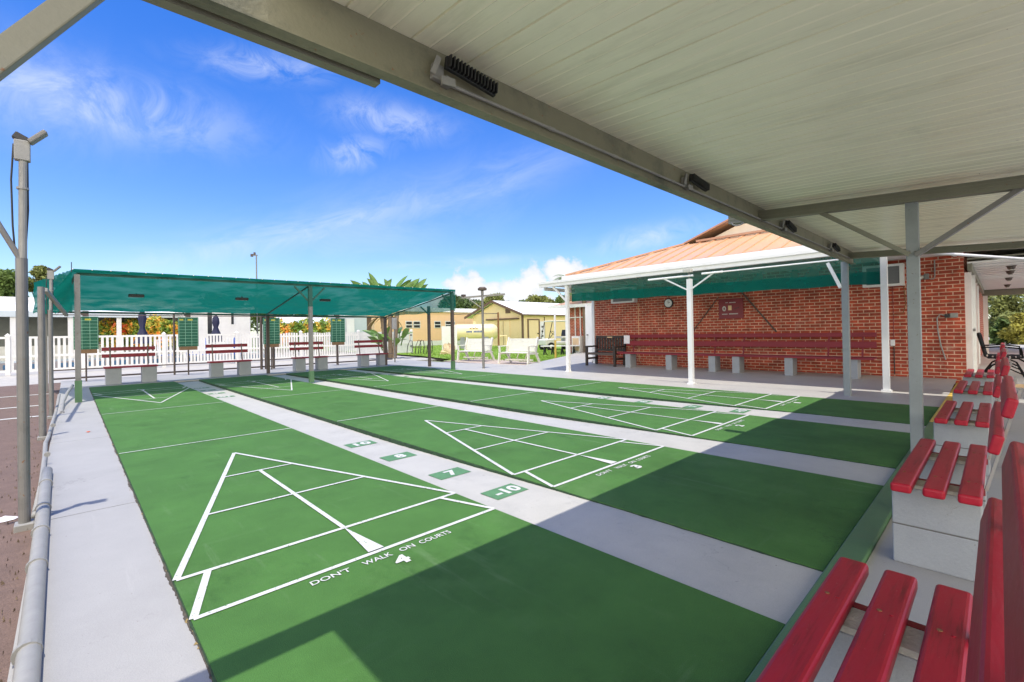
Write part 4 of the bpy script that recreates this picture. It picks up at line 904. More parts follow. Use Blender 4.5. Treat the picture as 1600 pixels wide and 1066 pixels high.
for x in (13.6, 15.0):
    f = MB(); f.path([(x, -2.15, 1.0), (x, -2.2, .75), (x, -2.25, .5), (x, -2.3, .47), (x, -2.75, .47), (x, -2.85, .40)], .02, 6); f.path([(x, -2.2, .05), (x, -2.35, .3), (x, -2.55, .42), (x, -2.75, .30), (x, -2.85, .05)], .02, 6); f.path([(x, -2.2, .70), (x, -2.5, .72), (x, -2.8, .68), (x, -2.82, .47)], .02, 6); f.path([(x, -2.85, .1), (x, -2.6, .25), (x, -2.4, .38)], .015, 6)
    f.build('side_frame', 'iron', ib)
s_ = MB()
for k in range(6): s_.box(13.6, 15.0, -2.80+k*.09, -2.74+k*.09, .47, .49)
s_.build('seat', 'iron', ib)
s_ = MB()
for k in range(12): s_.bar((13.65+k*.118, -2.25, .5), (13.70+k*.118, -2.14, .98), .02, .03)
s_.box(13.6, 15.0, -2.16, -2.12, .96, 1.02); s_.build('backrest', 'iron', ib)
tag(MB().tube((9.5, -1.7, 2.475), (9.5, -2.95, 2.19), .024, n=10).build('roof_pipe', 'white'), 'white pipe slung under the roof gap before the brick corner', 'pipe')

# ------------------------------------------------------------------ lamp post, white benches, lawn things
lp = thing('lamp_post', 'gray lamp post with a crossbar and round lamp near the white benches', 'lamp post', (9.1, 9.85, 0))
MB().tube((9.1, 9.85, -.03), (9.1, 9.85, 2.55), .045, .04, 12).build('pole', 'metal', lp); MB().bar((8.55, 10.3, 2.45), (9.75, 9.4, 2.56), .05, .06).build('crossbar', 'metal', lp); MB().bar((9.08, 9.9, 2.1), (8.7, 10.2, 2.46), .03, .03).build('brace', 'pipe', lp)
MB().tube((9.1, 9.85, 2.55), (9.1, 9.85, 2.68), .05, n=10).build('neck', 'metal', lp); MB().lathe((9.1, 9.85, 2.68), (0, 0, 1), [(0, .05), (.02, .15), (.08, .16), (.13, .1), (.14, .001)], 16).build('lamp_head', 'brown', lp); MB().box(8.55, 8.67, 10.22, 10.34, 2.48, 2.56).build('sensor', 'brown', lp)
def white_bench(label, c, rz):
    t = thing('plank_bench', label, 'bench', (c[0], c[1], .02), 'white plank benches', rz)       # local: seat looks along -y
    L_, H = .66, .44
    for k in range(4): MB().box(-L_, L_, -.30+k*.125, -.185+k*.125, .41, .445).build('seat_plank', 'wood_white', t, local=True, bevel=.004)
    for k in range(4):
        z = .52+k*.125; y = .20+(z-.44)*.22; MB().bar((-L_, y, z), (L_, y, z), .03, .122).build('back_plank', 'wood_white', t, local=True, bevel=.004)
    for sx in (-1, 1):
        x = sx*(L_+.03)
        l = MB(); l.bar((x, -.30, .42), (x, -.36, .0), .045, .10, (0, 1, 0)); l.build('front_leg', 'wood_white', t, local=True)
        l = MB(); l.bar((x, .32, 1.0), (x, .14, .44), .045, .10, (0, 1, 0)); l.bar((x, .14, .44), (x, .42, .0), .045, .10, (0, 1, 0)); l.build('rear_leg', 'wood_white', t, local=True)
        MB().box(x-.05, x+.05, -.36, .22, .66, .69).build('armrest', 'wood_white', t, local=True); MB().bar((x, -.3, .44), (x, -.32, .66), .04, .08, (0, 1, 0)).build('arm_post', 'wood_white', t, local=True)
        MB().box(x-.02, x+.02, -.33, .3, .36, .41).build('side_rail', 'wood_white', t, local=True)
    MB().box(-L_, L_, -.02, .02, .12, .18).build('stretcher', 'wood_white', t, local=True)
    b = MB()
    for k in range(3): b.path([(-.45+k*.4, .0, .18), (-.40+k*.4, -.1, .24), (-.28+k*.4, -.2, .34), (-.22+k*.4, -.24, .41)], .022, 6)
    b.build('curved_brace', 'wood_white', t, local=True)
white_bench('white plank bench left of the lamp post on the lawn edge', (11.35, 13.05), math.atan2(-1.27, .28))
white_bench('white plank bench right of the lamp post on the lawn edge', (11.2, 10.25), math.atan2(-1.3, .2))
def pbox(px0, px1, py0, py1, d):
    a = at(px0, py1, d); b = at(px1, py0, d); return a, b
# low white plank table in front of golf cart
pt = at(875, 540, 24); t = thing('picnic_bench', 'low white plank bench with black legs on the lawn before the golf cart', 'bench', (pt.x, pt.y, .01))
dv = RT.copy(); dv.z = 0; dv.normalize(); fv = Vector((FW.x, FW.y, 0)).normalized()
P0 = Vector((pt.x, pt.y, 0))
def lp_(a, b, z): return P0+dv*a+fv*b+Vector((0, 0, z))
MB().bar(lp_(-1.0, 0, .47), lp_(1.0, 0, .47), .45, .05).build('top', 'white', t)
for k, a in enumerate((-.8, -.4, .1, .7)):
    l = MB(); l.bar(lp_(a-.06, -.15, 0), lp_(a, -.12, .45), .06, .05); l.bar(lp_(a+.1, .15, 0), lp_(a, .12, .45), .06, .05); l.build('leg', 'black', t)
gpz = Vector((13.875, 10.72, 0)); q = at(868, 556, 20.0)
t = thing('marker_post', 'thin white post with yellow lower half on the lawn', 'post', (q.x, q.y, 0)); MB().tube((q.x, q.y, 0), (q.x, q.y, .85), .045, n=10).build('yellow_sleeve', 'yellow_paint', t); MB().tube((q.x, q.y, .85), (q.x, q.y, 2.0), .04, n=10).build('white_pipe', 'white', t)
# propane tank
tc_ = at(742, 515, 36); ax = Vector((.80, -.60, 0)); ax = Vector((math.cos(R(-42)), math.sin(R(-42)), 0))
t = thing('propane_tank', 'large cream propane tank on gray saddles beyond the lawn', 'tank', (tc_.x, tc_.y, 0))
Rr = .63; Ln = 1.35; zc_ = 1.26
prof = [(-Ln-.55, .001), (-Ln-.5, .2), (-Ln-.36, .42), (-Ln-.18, .58), (-Ln, Rr), (Ln, Rr), (Ln+.18, .58), (Ln+.36, .42), (Ln+.5, .2), (Ln+.55, .001)]
cC = Vector((tc_.x, tc_.y, zc_))-ax*.02
MB().lathe(cC, ax, prof, 32).build('shell', 'tank', t, smooth=True)
for s_ in (-.9, .9):
    c = cC+ax*s_; n_ = Vector((-ax.y, ax.x, 0)); b = MB(); b.bar(c-n_*.55+Vector((0,0,-.85)), c+n_*.55+Vector((0,0,-.85)), .35, .95); b.build('saddle', 'block', t)
n_ = Vector((ax.y, -ax.x, 0))
mk = MB()
for k in range(11): 
    if k in (4,): continue
    c = cC+ax*(-.55+k*.11)+n_*(Rr+.004)+Vector((0, 0, .05)); mk.bar(c-ax*.045, c+ax*.045, .012, .15)
mk.build('lettering', 'tankmark', t)
mk = MB()
for k in range(5): c = cC+ax*(-.3+k*.13)+n_*(Rr-.035)+Vector((0, 0, .30+.05*(k % 2))); mk.bar(c-ax*.05-Vector((0,0,.03)), c+ax*.05+Vector((0,0,.03)), .05, .05)
mk.build('emblem', 'rust', t)
v = MB(); c = cC+ax*(Ln+.2)+Vector((0, 0, -.35)); v.path([c, c+ax*.5, c+ax*.9+Vector((0,0,.05)), c+ax*.9+Vector((0,0,-.9))], .06, 8); v.tube(c+ax*.35+Vector((0,0,-.1)), c+ax*.35+Vector((0,0,.25)), .07, n=8); v.build('valve', 'yellow', t)
v = MB(); c = cC+Vector((0, 0, Rr)); v.tube(c, c+Vector((0,0,.2)), .12, n=8); v.build('dome', 'tank', t)
q = at(779, 530, 34.5); t = thing('goal_post', 'rusty brown post with a thin top bar in front of the yellow shed', 'post', (q.x, q.y, 0)); MB().tube((q.x, q.y, 0), (q.x, q.y, 2.7), .07, n=8).build('pipe', 'rust', t); MB().tube((q.x, q.y, 2.62), Vector((q.x, q.y, 2.62))-dv*3.4, .03, n=6).build('bar', 'brown', t)
# yellow shed
K = at(817, 533, 39); xk, yk = K.x, K.y; Wd = on_x(740, 530, xk).y-yk; 
sd = thing('shed', 'yellow gabled shed with white roof and brown trim at the back of the lawn', 'shed', (xk, yk, 0))
zE, zR = 2.75, 3.95; ym = yk+Wd*.53; Lx = 12
wl = MB().add([(xk, yk, 0), (xk, yk+Wd, 0), (xk, yk+Wd, zE), (xk, ym, zR-.08), (xk, yk, zE), (xk+Lx, yk, 0), (xk+Lx, yk, zE), (xk+Lx, yk+Wd, 0), (xk+Lx, yk+Wd, zE)], [(0, 4, 3, 2, 1), (0, 5, 6, 4), (1, 2, 8, 7)]); wl.build('wall', 'yellow', sd)
sidg = MB()
for k in range(14): sidg.box(xk-.02, xk-.003, yk+.12, yk+Wd*.42, .2+k*.18, .225+k*.18)
sidg.build('siding_laps', 'yellow', sd)
ov = .35; rs = (zR-zE)/(ym-yk)
rf_ = MB(); zo = zE-rs*ov
rf_.add([(xk-ov, yk-ov, zo), (xk+Lx, yk-ov, zo), (xk+Lx, ym, zR), (xk-ov, ym, zR), (xk-ov, yk-ov, zo+.1), (xk+Lx, yk-ov, zo+.1), (xk+Lx, ym, zR+.1), (xk-ov, ym, zR+.1)], [(0,3,2,1),(4,5,6,7),(0,1,5,4),(1,2,6,5),(2,3,7,6),(3,0,4,7)])
y2 = yk+Wd+ov*2.5; z2 = zR-(y2-ym)*rs
rf_.add([(xk-ov, ym, zR), (xk+Lx, ym, zR), (xk+Lx, y2, z2), (xk-ov, y2, z2), (xk-ov, ym, zR+.1), (xk+Lx, ym, zR+.1), (xk+Lx, y2, z2+.1), (xk-ov, y2, z2+.1)], [(0,3,2,1),(4,5,6,7),(0,1,5,4),(1,2,6,5),(2,3,7,6),(3,0,4,7)])
rf_.build('roof', 'whiteroof', sd)
bb = MB(); bb.bar((xk-ov-.02, yk-ov, zo+.02), (xk-ov-.02, ym, zR+.02), .05, .2); bb.bar((xk-ov-.02, ym, zR+.02), (xk-ov-.02, y2, z2+.02), .05, .2); bb.bar((xk-ov, yk-ov-.02, zo+.0), (xk+Lx, yk-ov-.02, zo+.0), .04, .10); bb.build('barge_board', 'shedtrim', sd)
MB().box(xk-.04, xk+.1, yk-.04, yk+.1, 0, zE-.05).build('corner_trim', 'shedtrim', sd)
yd0 = on_x(797, 520, xk).y; yd1 = on_x(778, 520, xk).y
dd = MB().box(xk-.06, xk-.02, yd0, yd1, .05, 2.25).build('double_door', 'yellow', sd); MB().box(xk-.075, xk-.061, (yd0+yd1)/2-.02, (yd0+yd1)/2+.02, .1, 2.2).build('door_seam', 'shedtrim', dd)
MB().box(xk-.2, xk-.02, yd0-1.2, yd1+1.4, 2.3, 2.42).build('door_rail', 'shedtrim', sd)
yv = on_x(794, 490, xk).y; MB().box(xk-.06, xk-.01, yv-.3, yv+.3, 2.85, 3.25).build('vent', 'shedtrim', sd)
xd0 = on_y(825.5, 515, yk).x; xd1 = on_y(841, 515, yk).x
fr_ = MB().box(xd0-.12, xd0, yk-.08, yk-.02, 0, 2.3); fr_.box(xd1, xd1+.12, yk-.08, yk-.02, 0, 2.3); fr_.box(xd0, xd1, yk-.08, yk-.02, 2.2, 2.3); fr_.build('door_frame', 'shedtrim', sd)
dd = MB().box(xd0, xd1, yk-.05, yk-.02, 0, 2.2).build('door', 'yellow', sd); MB().tube((xd1-.12, yk-.05, 1.05), (xd1-.12, yk-.15, 1.05), .05, n=8).build('handle', 'black', dd)
xs0 = on_y(846, 515, yk).x; MB().box(xs0-.2, xs0+.35, yk-.05, yk-.02, .3, 2.1).build('notice_board', 'paper', sd)
mkk = MB()
for k in range(3): mkk.box(xs0-.05, xs0+.18, yk-.06, yk-.051, .75+k*.4, .9+k*.4)
mkk.build('notice_marks', 'brown', sd)
xp0 = on_y(849, 515, yk).x; MB().box(xp0+.1, xp0+.16, yk-.05, yk-.01, 0, 2.5).build('pipe', 'shedtrim', sd)
# peach building behind
yp = at(690, 533, 47).y; xa, xb = on_y(585, 500, yp).x, on_y(800, 500, yp).x
pe = thing('peach_house', 'long peach sided flat roofed house behind the propane tank', 'house', (xa, yp, 0))
MB().box(xa, xb, yp, yp+5, 0, 3.35).build('wall', 'peach', pe)
sg = MB()
for k in range(12): sg.box(xa, xb, yp-.025, yp-.002, .35+k*.25, .375+k*.25)
sg.build('siding_laps', 'peach', pe)
MB().box(xa-.2, xb+.3, yp-.4, yp+5, 3.35, 3.75).build('roof', 'whiteroof', pe); MB().box(xa, xb, yp-.06, yp-.026, 0, .5).build('skirting', 'white', pe)
for a_, b_ in ((633, 643.5), (645, 656), (678, 688), (695, 710)):
    x0, x1 = on_y(a_, 500, yp).x, on_y(b_, 500, yp).x; wn = MB().box(x0, x1, yp-.08, yp-.03, 1.75, 2.45).build('window', 'white', pe); g = MB(); g.box(x0+.06, x1-.06, yp-.09, yp-.081, 1.80, 2.05); g.box(x0+.06, x1-.06, yp-.09, yp-.081, 2.13, 2.38); g.build('pane', 'glass', wn)
a, b = at(691, 538, 33), at(714, 505, 33)
wp = MB(); k = 0; 
for k in range(8): c0 = a.lerp(Vector((b.x, b.y, a.z)), k/8+.005); c1 = a.lerp(Vector((b.x, b.y, a.z)), (k+1)/8-.005); wp.add([(c0.x, c0.y, 0), (c1.x, c1.y, 0), (c1.x, c1.y, 1.72), (c0.x, c0.y, 1.72), (c0.x, c0.y+.06, 0), (c1.x, c1.y+.06, 0), (c1.x, c1.y+.06, 1.72), (c0.x, c0.y+.06, 1.72)], [(0,1,2,3),(7,6,5,4),(0,4,5,1),(1,5,6,2),(2,6,7,3),(3,7,4,0)])
tag(wp.build('privacy_panel', 'vinyl'), 'white board screen standing between the peach house and the tank', 'fence')
q = at(700, 537, 27); rk = MB()
for i in range(7):
    for j in range(10):
        th = math.pi*i/12; ph = 2*math.pi*j/10; r_ = .42*(1+.25*math.sin(3*ph+i)+.15*math.cos(5*th+j)); rk.v.append((q.x+r_*math.sin(th)*math.cos(ph), q.y+r_*math.sin(th)*math.sin(ph), r_*1.25*math.cos(th)))
for i in range(6):
    for j in range(10): rk.f.append((i*10+j, (i+1)*10+j, (i+1)*10+(j+1) % 10, i*10+(j+1) % 10))
tag(rk.build('boulder', 'rock'), 'tan boulder on the lawn in front of the white board screen', 'rock')
for i, (px, lb) in enumerate(((650, 'dark metal hoop chair by the end of the white gate'), (668, 'dark thin garden chair on the lawn right of the gate'))):
    q = at(px, 549, 28); t = thing('garden_chair', lb, 'chair', (q.x, q.y, 0), 'garden chairs on the lawn'); f = MB()
    for s_ in (-.25, .25):
        b = q+dv*s_; f.path([(b.x, b.y, .0), (b.x+dv.x*.06, b.y+dv.y*.06, .45), (b.x+dv.x*.02, b.y+dv.y*.02, .8), (b.x-dv.x*.1, b.y-dv.y*.1, .85), (b.x-dv.x*.25, b.y-dv.y*.25, .5), (b.x-dv.x*.3, b.y-dv.y*.3, .0)], .022, 6)
    f.build('frame', 'black', t); c = Vector((q.x, q.y, 0))
    f = MB(); f.bar(c-dv*.25+Vector((0,0,.42)), c+dv*.25+Vector((0,0,.42)), .4, .03); f.build('seat', 'brown', t)
# golf cart
q = at(872, 540, 30.5); t = thing('golf_cart', 'white golf cart with flat roof parked before the yellow shed', 'golf cart', (q.x, q.y, 0)); O = Vector((q.x, q.y, 0)); hx = (-dv*.9-fv*.44).normalized(); hy = Vector((-hx.y, hx.x, 0))
def G(a, b, z): return O+hx*a+hy*b+Vector((0, 0, z))
bd = MB(); bd.bar(G(-1.1, 0, .45), G(.6, 0, .45), 1.1, .22); bd.bar(G(.55, 0, .58), G(1.25, 0, .52), 1.1, .36); bd.bar(G(-1.15, 0, .62), G(-.55, 0, .62), 1.1, .3); bd.build('body', 'cartseat', t, bevel=.05)
MB().bar(G(-.95, 0, 1.88), G(.75, 0, 1.88), 1.15, .07).build('roof', 'cartseat', t, bevel=.03)
for a, b in ((.75, .5), (.75, -.5), (-.9, .5), (-.9, -.5)): MB().tube(G(a+(.25 if a > 0 else 0), b, .7), G(a-.05, b, 1.86), .025, n=6).build('roof_post', 'black', t)
st = MB(); st.bar(G(-.55, 0, .82), G(.0, 0, .82), 1.0, .12); st.build('seat', 'cartseat', t, bevel=.03); MB().bar(G(-.6, 0, .9), G(-.7, 0, 1.3), 1.0, .1, (0, 0, 1)).build('seat_back', 'darkwood', t)
MB().tube(G(.75, .25, .8), G(.5, .25, 1.1), .02, n=6).build('steering_column', 'black', t)
sw = MB(); sw.lathe(G(.48, .25, 1.12), (G(.75, .25, .8)-G(.48, .25, 1.12)), [(0, .2), (.02, .215), (.03, .2), (0, .19)], 16); sw.build('steering_wheel', 'black', t)
for a in (.85, -.85):
    for b in (.48, -.48):
        wh = MB().tube(G(a, b-.1, .26), G(a, b+.1, .26), .26, n=18).build('wheel', 'rubber', t); MB().tube(G(a, b-.11, .26), G(a, b+.11, .26), .13, n=12).build('rim', 'cartseat', wh)
# brick wing behind the porch, with its own things
wc = at(886, 530, 25.5)
wx0 = wc.x; wy1 = wc.y
wg = thing('brick_wing', 'brick wing with orange roof and white trim behind the porch corner', 'building', (wx0, wy1-2, 0))
MB().box(wx0, wx0+8, wy1-7, wy1, 0, 2.55).build('wall', 'brick', wg)
rr = MB().add([(wx0-.7, wy1+.7, 2.6), (wx0-.7, wy1-7.5, 2.6), (wx0+2.6, wy1-3.4, 3.7), (wx0+9, wy1+.7, 2.6), (wx0+9, wy1-7.5, 2.6), (wx0+9, wy1-3.4, 3.7)], [(0, 2, 1), (0, 3, 5, 2), (1, 2, 5, 4), (0, 1, 4, 3)]); rr.build('roof', 'orange_roof', wg)
MB().box(wx0-.76, wx0-.69, wy1-7.5, wy1+.7, 2.45, 2.62).build('fascia', 'white', wg)
dpp = MB()
for px in (899, 907, 916): y_ = on_x(px, 510, wx0-.06).y; dpp.tube((wx0-.06, y_, 0), (wx0-.06, y_, 2.5), .035, n=8)
dpp.tube((wx0-.07, wy1-6, 1.95), (wx0-.07, wy1, 1.95), .03, n=8); dpp.build('pipes', 'white', wg)
y_ = on_x(905, 530, wx0-.3).y
t = thing('utility_cabinet', 'beige utility cabinet against the brick wing', 'cabinet', (wx0-.3, y_, 0)); MB().box(wx0-.6, wx0-.02, y_-.28, y_+.28, 0, .95).build('case', 'cartseat', t, bevel=.02); MB().box(wx0-.615, wx0-.601, y_-.2, y_+.2, .2, .85).build('louver', 'tan', t)
y_ = on_x(921, 500, 15.0).y
t = thing('service_door', 'white door frame and panel seen past the porch corner', 'door', (15, y_, 0)); MB().box(15, 15.06, y_-.12, y_+.16, 0, 2.3).build('leaf', 'white', t); MB().box(14.99, 15.07, y_+.161, y_+.22, 0, 2.4).build('frame', 'white', t); MB().tube((15, y_+.1, 1.05), (14.93, y_+.1, 1.05), .03, n=8).build('handle', 'metal', t)

# ------------------------------------------------------------------ the white houses behind the pool
hm = thing('white_house', 'low white house with long ribbed carport roof behind the hedge at left', 'house', (0, 38, 0))
yh = 37.0
def xh(px): return on_y(px, 500, yh).x
x0, x1 = xh(-120), xh(286)
zf = on_y(140, 489, yh).z; zr = on_y(140, 476, yh+3).z
cr = MB(); 
cr.add([(x0, yh, zf), (x1, yh, zf), (x1, yh+3.2, zr), (x0, yh+3.2, zr)], [(0, 1, 2, 3)])
x = x0
while x < x1: cr.bar((x, yh, zf+.02), (x, yh+3.2, zr+.02), .06, .06); x += .45
cr.build('carport_roof', 'whiteroof', hm); MB().box(x0, x1, yh-.12, yh-.005, zf-.28, zf+.06).build('fascia', 'steel_grey', hm)
MB().box(x0, x1, yh+3.2, yh+9, 0, zr+.4).build('wall', 'white', hm); MB().box(x0, x1, yh+3.0, yh+3.19, .9, zf-.15).build('window_band', 'greygreen', hm)
for px in (20, 110, 186, 253, 283): MB().box(xh(px)-.12, xh(px)+.12, yh+.05, yh+.25, 0, zf-.2).build('column', 'white', hm)
MB().box(x0, x1, yh+2.8, yh+3.0, 0, .9).build('low_wall', 'white', hm)
h2 = thing('white_house', 'white sided house with two narrow windows behind the navy umbrella', 'house', (8, 36, 0))
y2_ = 35.6; xx0, xx1 = on_y(285, 500, y2_).x, on_y(391, 500, y2_).x; zt2 = on_y(340, 483, y2_).z
MB().box(xx0, xx1, y2_, y2_+6, 0, zt2).build('wall', 'white', h2); MB().box(xx0-.2, xx1+.2, y2_-.35, y2_+6, zt2, zt2+.22).build('roof', 'whiteroof', h2)
for a_, b_ in ((324, 331), (361, 365)):
    wx0, wx1 = on_y(a_, 500, y2_).x, on_y(b_, 500, y2_).x; wz = on_y(330, 507, y2_).z if a_ > 350 else .8; wn = MB().box(wx0-.06, wx1+.06, y2_-.04, y2_-.01, wz-.06, zt2-.12).build('window', 'white', h2); MB().box(wx0, wx1, y2_-.05, y2_-.041, wz, zt2-.2).build('pane', 'glass', wn)
sg = MB()
for k in range(13): sg.box(xx0, xx1, y2_-.012, y2_-.002, .3+k*.2, .315+k*.2)
sg.build('siding_laps', 'white', h2)
y3 = 47.0; xq0, xq1 = on_y(425, 500, y3).x, on_y(535, 500, y3).x
h3 = thing('white_house', 'far white roofed house above the middle flower hedge', 'house', (xq0, y3, 0))
zt3 = on_y(480, 505, y3).z; MB().box(xq0+.5, xq1-.5, y3, y3+5, 0, zt3).build('wall', 'white', h3)
zt4 = on_y(480, 496, y3+2).z; MB().add([(xq0, y3-.4, zt3), (xq1, y3-.4, zt3), (xq1-.8, y3+2.5, zt4), (xq0+.8, y3+2.5, zt4)], [(0, 1, 2, 3)]).build('roof', 'whiteroof', h3)
y4 = 31.5; xs0_, xs1_ = on_y(538, 500, y4).x, on_y(573, 500, y4).x
h4 = thing('gray_shed', 'pale gray shed with dark gable edge behind the white gate', 'shed', (xs0_, y4, 0))
zt5 = on_y(555, 490, y4).z; MB().box(xs0_, xs1_, y4, y4+3, 0, zt5).build('wall', 'steel_grey', h4); MB().add([(xs0_-.15, y4-.15, zt5), (xs1_+.5, y4-.15, zt5-.12), (xs1_+.5, y4+3.2, zt5-.12), (xs0_-.15, y4+3.2, zt5), (xs0_+.7, y4-.15, zt5+.22), (xs0_+.7, y4+3.2, zt5+.22)], [(0, 1, 4), (0, 4, 5, 3), (1, 2, 5, 4)]).build('roof', 'steel_grey', h4)
MB().box(xs0_+.15, xs0_+.75, y4-.08, y4-.01, 1.2, zt5-.4).build('window_unit', 'white', h4); MB().box(xs1_, xs1_+.5, y4+.2, y4+2, 0, zt5-.3).build('dark_bay', 'shedtrim', h4)

# ------------------------------------------------------------------ plants
def leaves(mb, centers, n, size, squash=1.0, up=0.0):
    cs = np.array([c[:3] for c in centers]); rs = np.array([c[3] for c in centers]); wgt = rs**2; wgt = wgt/wgt.sum()
    idx = rng.choice(len(centers), n, p=wgt)
    d = rng.normal(size=(n, 3)); d /= np.linalg.norm(d, axis=1)[:, None]; r = rng.random(n)**.38
    p = cs[idx]+d*(rs[idx]*r)[:, None]*np.array([1, 1, squash])
    a = rng.normal(size=(n, 3)); a[:, 2] += up; a /= np.linalg.norm(a, axis=1)[:, None]; b = np.cross(a, rng.normal(size=(n, 3))); b /= np.linalg.norm(b, axis=1)[:, None]; s_ = size*(.6+.8*rng.random(n))[:, None]
    k = len(mb.v); q = np.stack([p-a*s_, p-b*s_*.45, p+a*s_, p+b*s_*.45], 1).reshape(-1, 3)
    mb.v += [tuple(v) for v in q]; mb.f += [(k+4*i, k+4*i+1, k+4*i+2, k+4*i+3) for i in range(n)]
def tree(label, px, d, top, wpx, m, n=5000, leaf=.28, base=0, group='trees beyond the houses', crown=.62):
    p = at(px, 515, d); ht = at(px, top, d).z; w_ = wpx/FPX*d/2
    t = thing('tree', label, 'tree', (p.x, p.y, 0), group)
    cz0 = ht*(1-crown/2); cs = []
    for k in range(16):
        a = rng.random()*6.28; rr_ = w_*.72*math.sqrt(rng.random()); z = cz0+(rng.random()-.5)*ht*crown*.8; f = 1-.5*abs((z-cz0)/(ht*crown*.5))
        r_ = w_*(.24+.24*rng.random()); z = min(z, ht-r_*.75)
        cs.append((p.x+rr_*f*math.cos(a), p.y+rr_*f*math.sin(a), z, r_))
    cs.append((p.x, p.y, ht-w_*.3, w_*.32))
    b = MB(); leaves(b, cs, int(n*1.7), leaf*.72, .8); b.build('crown', m, t)
    tk = MB().path([(p.x, p.y, -.1), (p.x+.1, p.y, ht*.35), (p.x, p.y+.1, ht*.7)], [w_*.09+.06, w_*.07+.05, w_*.03+.02], 8)
    for c in cs[:8]: tk.path([(p.x+.08, p.y, ht*.35), ((p.x+c[0])/2, (p.y+c[1])/2, (ht*.35+c[2])/2+.2), c[:3]], [w_*.05+.03, w_*.03+.02, .02], 6)
    tk.build('trunk', 'bark', t)
tree('dense green tree at the far left behind the lamp pole', 18, 52, 422, 92, 'tree_a', 6000, .26)
tree('tall thin crowned tree just right of the first left tree', 66, 56, 413, 60, 'tree_b', 3500, .26)
tree('small tree showing left of the green canopy corner', 99, 60, 428, 40, 'tree_b', 2000, .26)
tree('dark round tree behind the white house under the canopy', 345, 62, 458, 90, 'tree_c', 4000, .3)
tree('dark tree over the middle hedge behind the score boards', 425, 66, 462, 110, 'tree_a', 4000, .3)
tree('dark tree behind the middle canopy post', 500, 70, 466, 100, 'tree_c', 4000, .3)
tree('broad dark tree left of the shed gable', 722, 75, 462, 80, 'tree_c', 4500, .33)
tree('broad olive tree right behind the lamp post head', 768, 72, 459, 70, 'tree_b', 4500, .33)
tree('tiny distant tree above the white shed roof', 794, 95, 470, 18, 'tree_c', 900, .3)
tree('olive tree above the right end of the shed roof', 848, 64, 460, 64, 'tree_b', 4500, .3)
tree('small dark tree left of the olive tree above the shed roof', 818, 70, 468, 36, 'tree_c', 2500, .3)
tree('light green tree tucked behind the porch corner', 880, 60, 462, 52, 'tree_a', 3500, .3)
def hedge(label, pa, pb, d, top, depth=1.2, n=3800, m='croton', base=0):
    a = at(pa, 515, d); b = at(pb, 515, d); h = at((pa+pb)/2, top, d).z; t = thing('hedge', label, 'hedge', ((a.x+b.x)/2, (a.y+b.y)/2, 0), 'croton hedges')
    L_ = (b-a).length; k = max(4, int(L_/.7)); cs = []
    for i in range(k+1):
        q = a.lerp(b, i/k); hh = h*(.9+.2*rng.random()); cs += [(q.x, q.y+rng.random()*depth*.5, hh-.55, .6), (q.x, q.y+rng.random()*.4, hh*.5, .7)]
    bm = MB(); leaves(bm, cs, n, .13, 1, .6); bm.build('foliage', m, t); st = MB()
    for c in cs[::2]: st.path([(c[0], c[1], -.05), (c[0]+.05, c[1], c[2]*.5), (c[0], c[1], c[2])], .03, 5)
    st.build('stems', 'bark', t)
hedge('orange and yellow croton hedge at the far left behind the fence', -40, 120, 31.5, 501, n=6500)
hedge('orange croton hedge around the left navy umbrella', 172, 278, 31, 499, n=5500)
hedge('orange flecked croton hedge left of the middle canopy post', 433, 482, 33, 500, n=3000)
hedge('green and orange croton hedge right of the middle canopy post', 490, 516, 33, 502, n=2000)
def paddle(mb, base, az_, lean, L_, wd, bend=.6, n=7, stem=.35, roll=0.0):
    d = Vector((math.cos(az_), math.sin(az_), 0)); side0 = Vector((-d.y, d.x, 0)); p = Vector(base); an = lean; pr = []
    for i in range(n+1):
        pr.append((p.copy(), an)); an += bend/n; p = p+(d*math.sin(an)+Vector((0, 0, 1))*math.cos(an))*L_/n
    k0 = len(mb.v)
    for i, (q, a) in enumerate(pr):
        s_ = i/n; w_ = .03 if s_ < stem else wd*math.sin(math.pi*min(1, (s_-stem)/(1-stem)*.93+.07))**.7
        nrm = d*math.cos(a)-Vector((0, 0, 1))*math.sin(a); side = side0*math.cos(roll)+nrm*math.sin(roll); nrm = nrm*math.cos(roll)-side0*math.sin(roll)
        mb.v += [tuple(q-side*w_+nrm*w_*-.25), tuple(q), tuple(q+side*w_+nrm*w_*-.25)]
    for i in range(n):
        k = k0+i*3; mb.f += [(k, k+1, k+4, k+3), (k+1, k+2, k+5, k+4)]
q = at(610, 540, 25); t = thing('paddle_palm', 'tall paddle leaved plant rising above the green canopy', 'plant', (q.x, q.y, 0))
lf = MB(); zc0 = at(610, 470, 25).z
for k in range(27):
    o_ = (k/26-.5)*2.0; aa = math.atan2(dv.y, dv.x)+(rng.random()-.5)*.6+(math.pi if (o_ < 0) != (k % 5 == 0) else 0); bs = Vector((q.x, q.y, zc0-.30+.25*rng.random()))+dv*(o_*.9)+fv*(rng.random()-.5)*.8
    paddle(lf, bs, aa, .08+.55*rng.random()+.25*abs(o_), 1.25+.75*rng.random(), .15+.05*rng.random(), .3, 8, .3, 1.2*(1 if k % 2 else -1)+.4*(rng.random()-.5))
for k in range(16):
    aa = rng.random()*6.28; paddle(lf, Vector((q.x, q.y, .3+.7*rng.random()))+dv*(rng.random()-.5)*1.2, aa, .35+.5*rng.random(), 1.1+.6*rng.random(), .15, .8, 7, .3, rng.random()*2-1)
lf.build('leaves', 'paddle', t)
tk = MB()
for a_ in (-.4, .0, .35): tk.path([tuple(Vector((q.x, q.y, -.05))+dv*a_*.6), tuple(Vector((q.x, q.y, zc0*.5))+dv*a_*.9), tuple(Vector((q.x, q.y, zc0-.6))+dv*a_*1.2)], [.13, .11, .09], 8)
tk.build('trunk', 'bark', t)
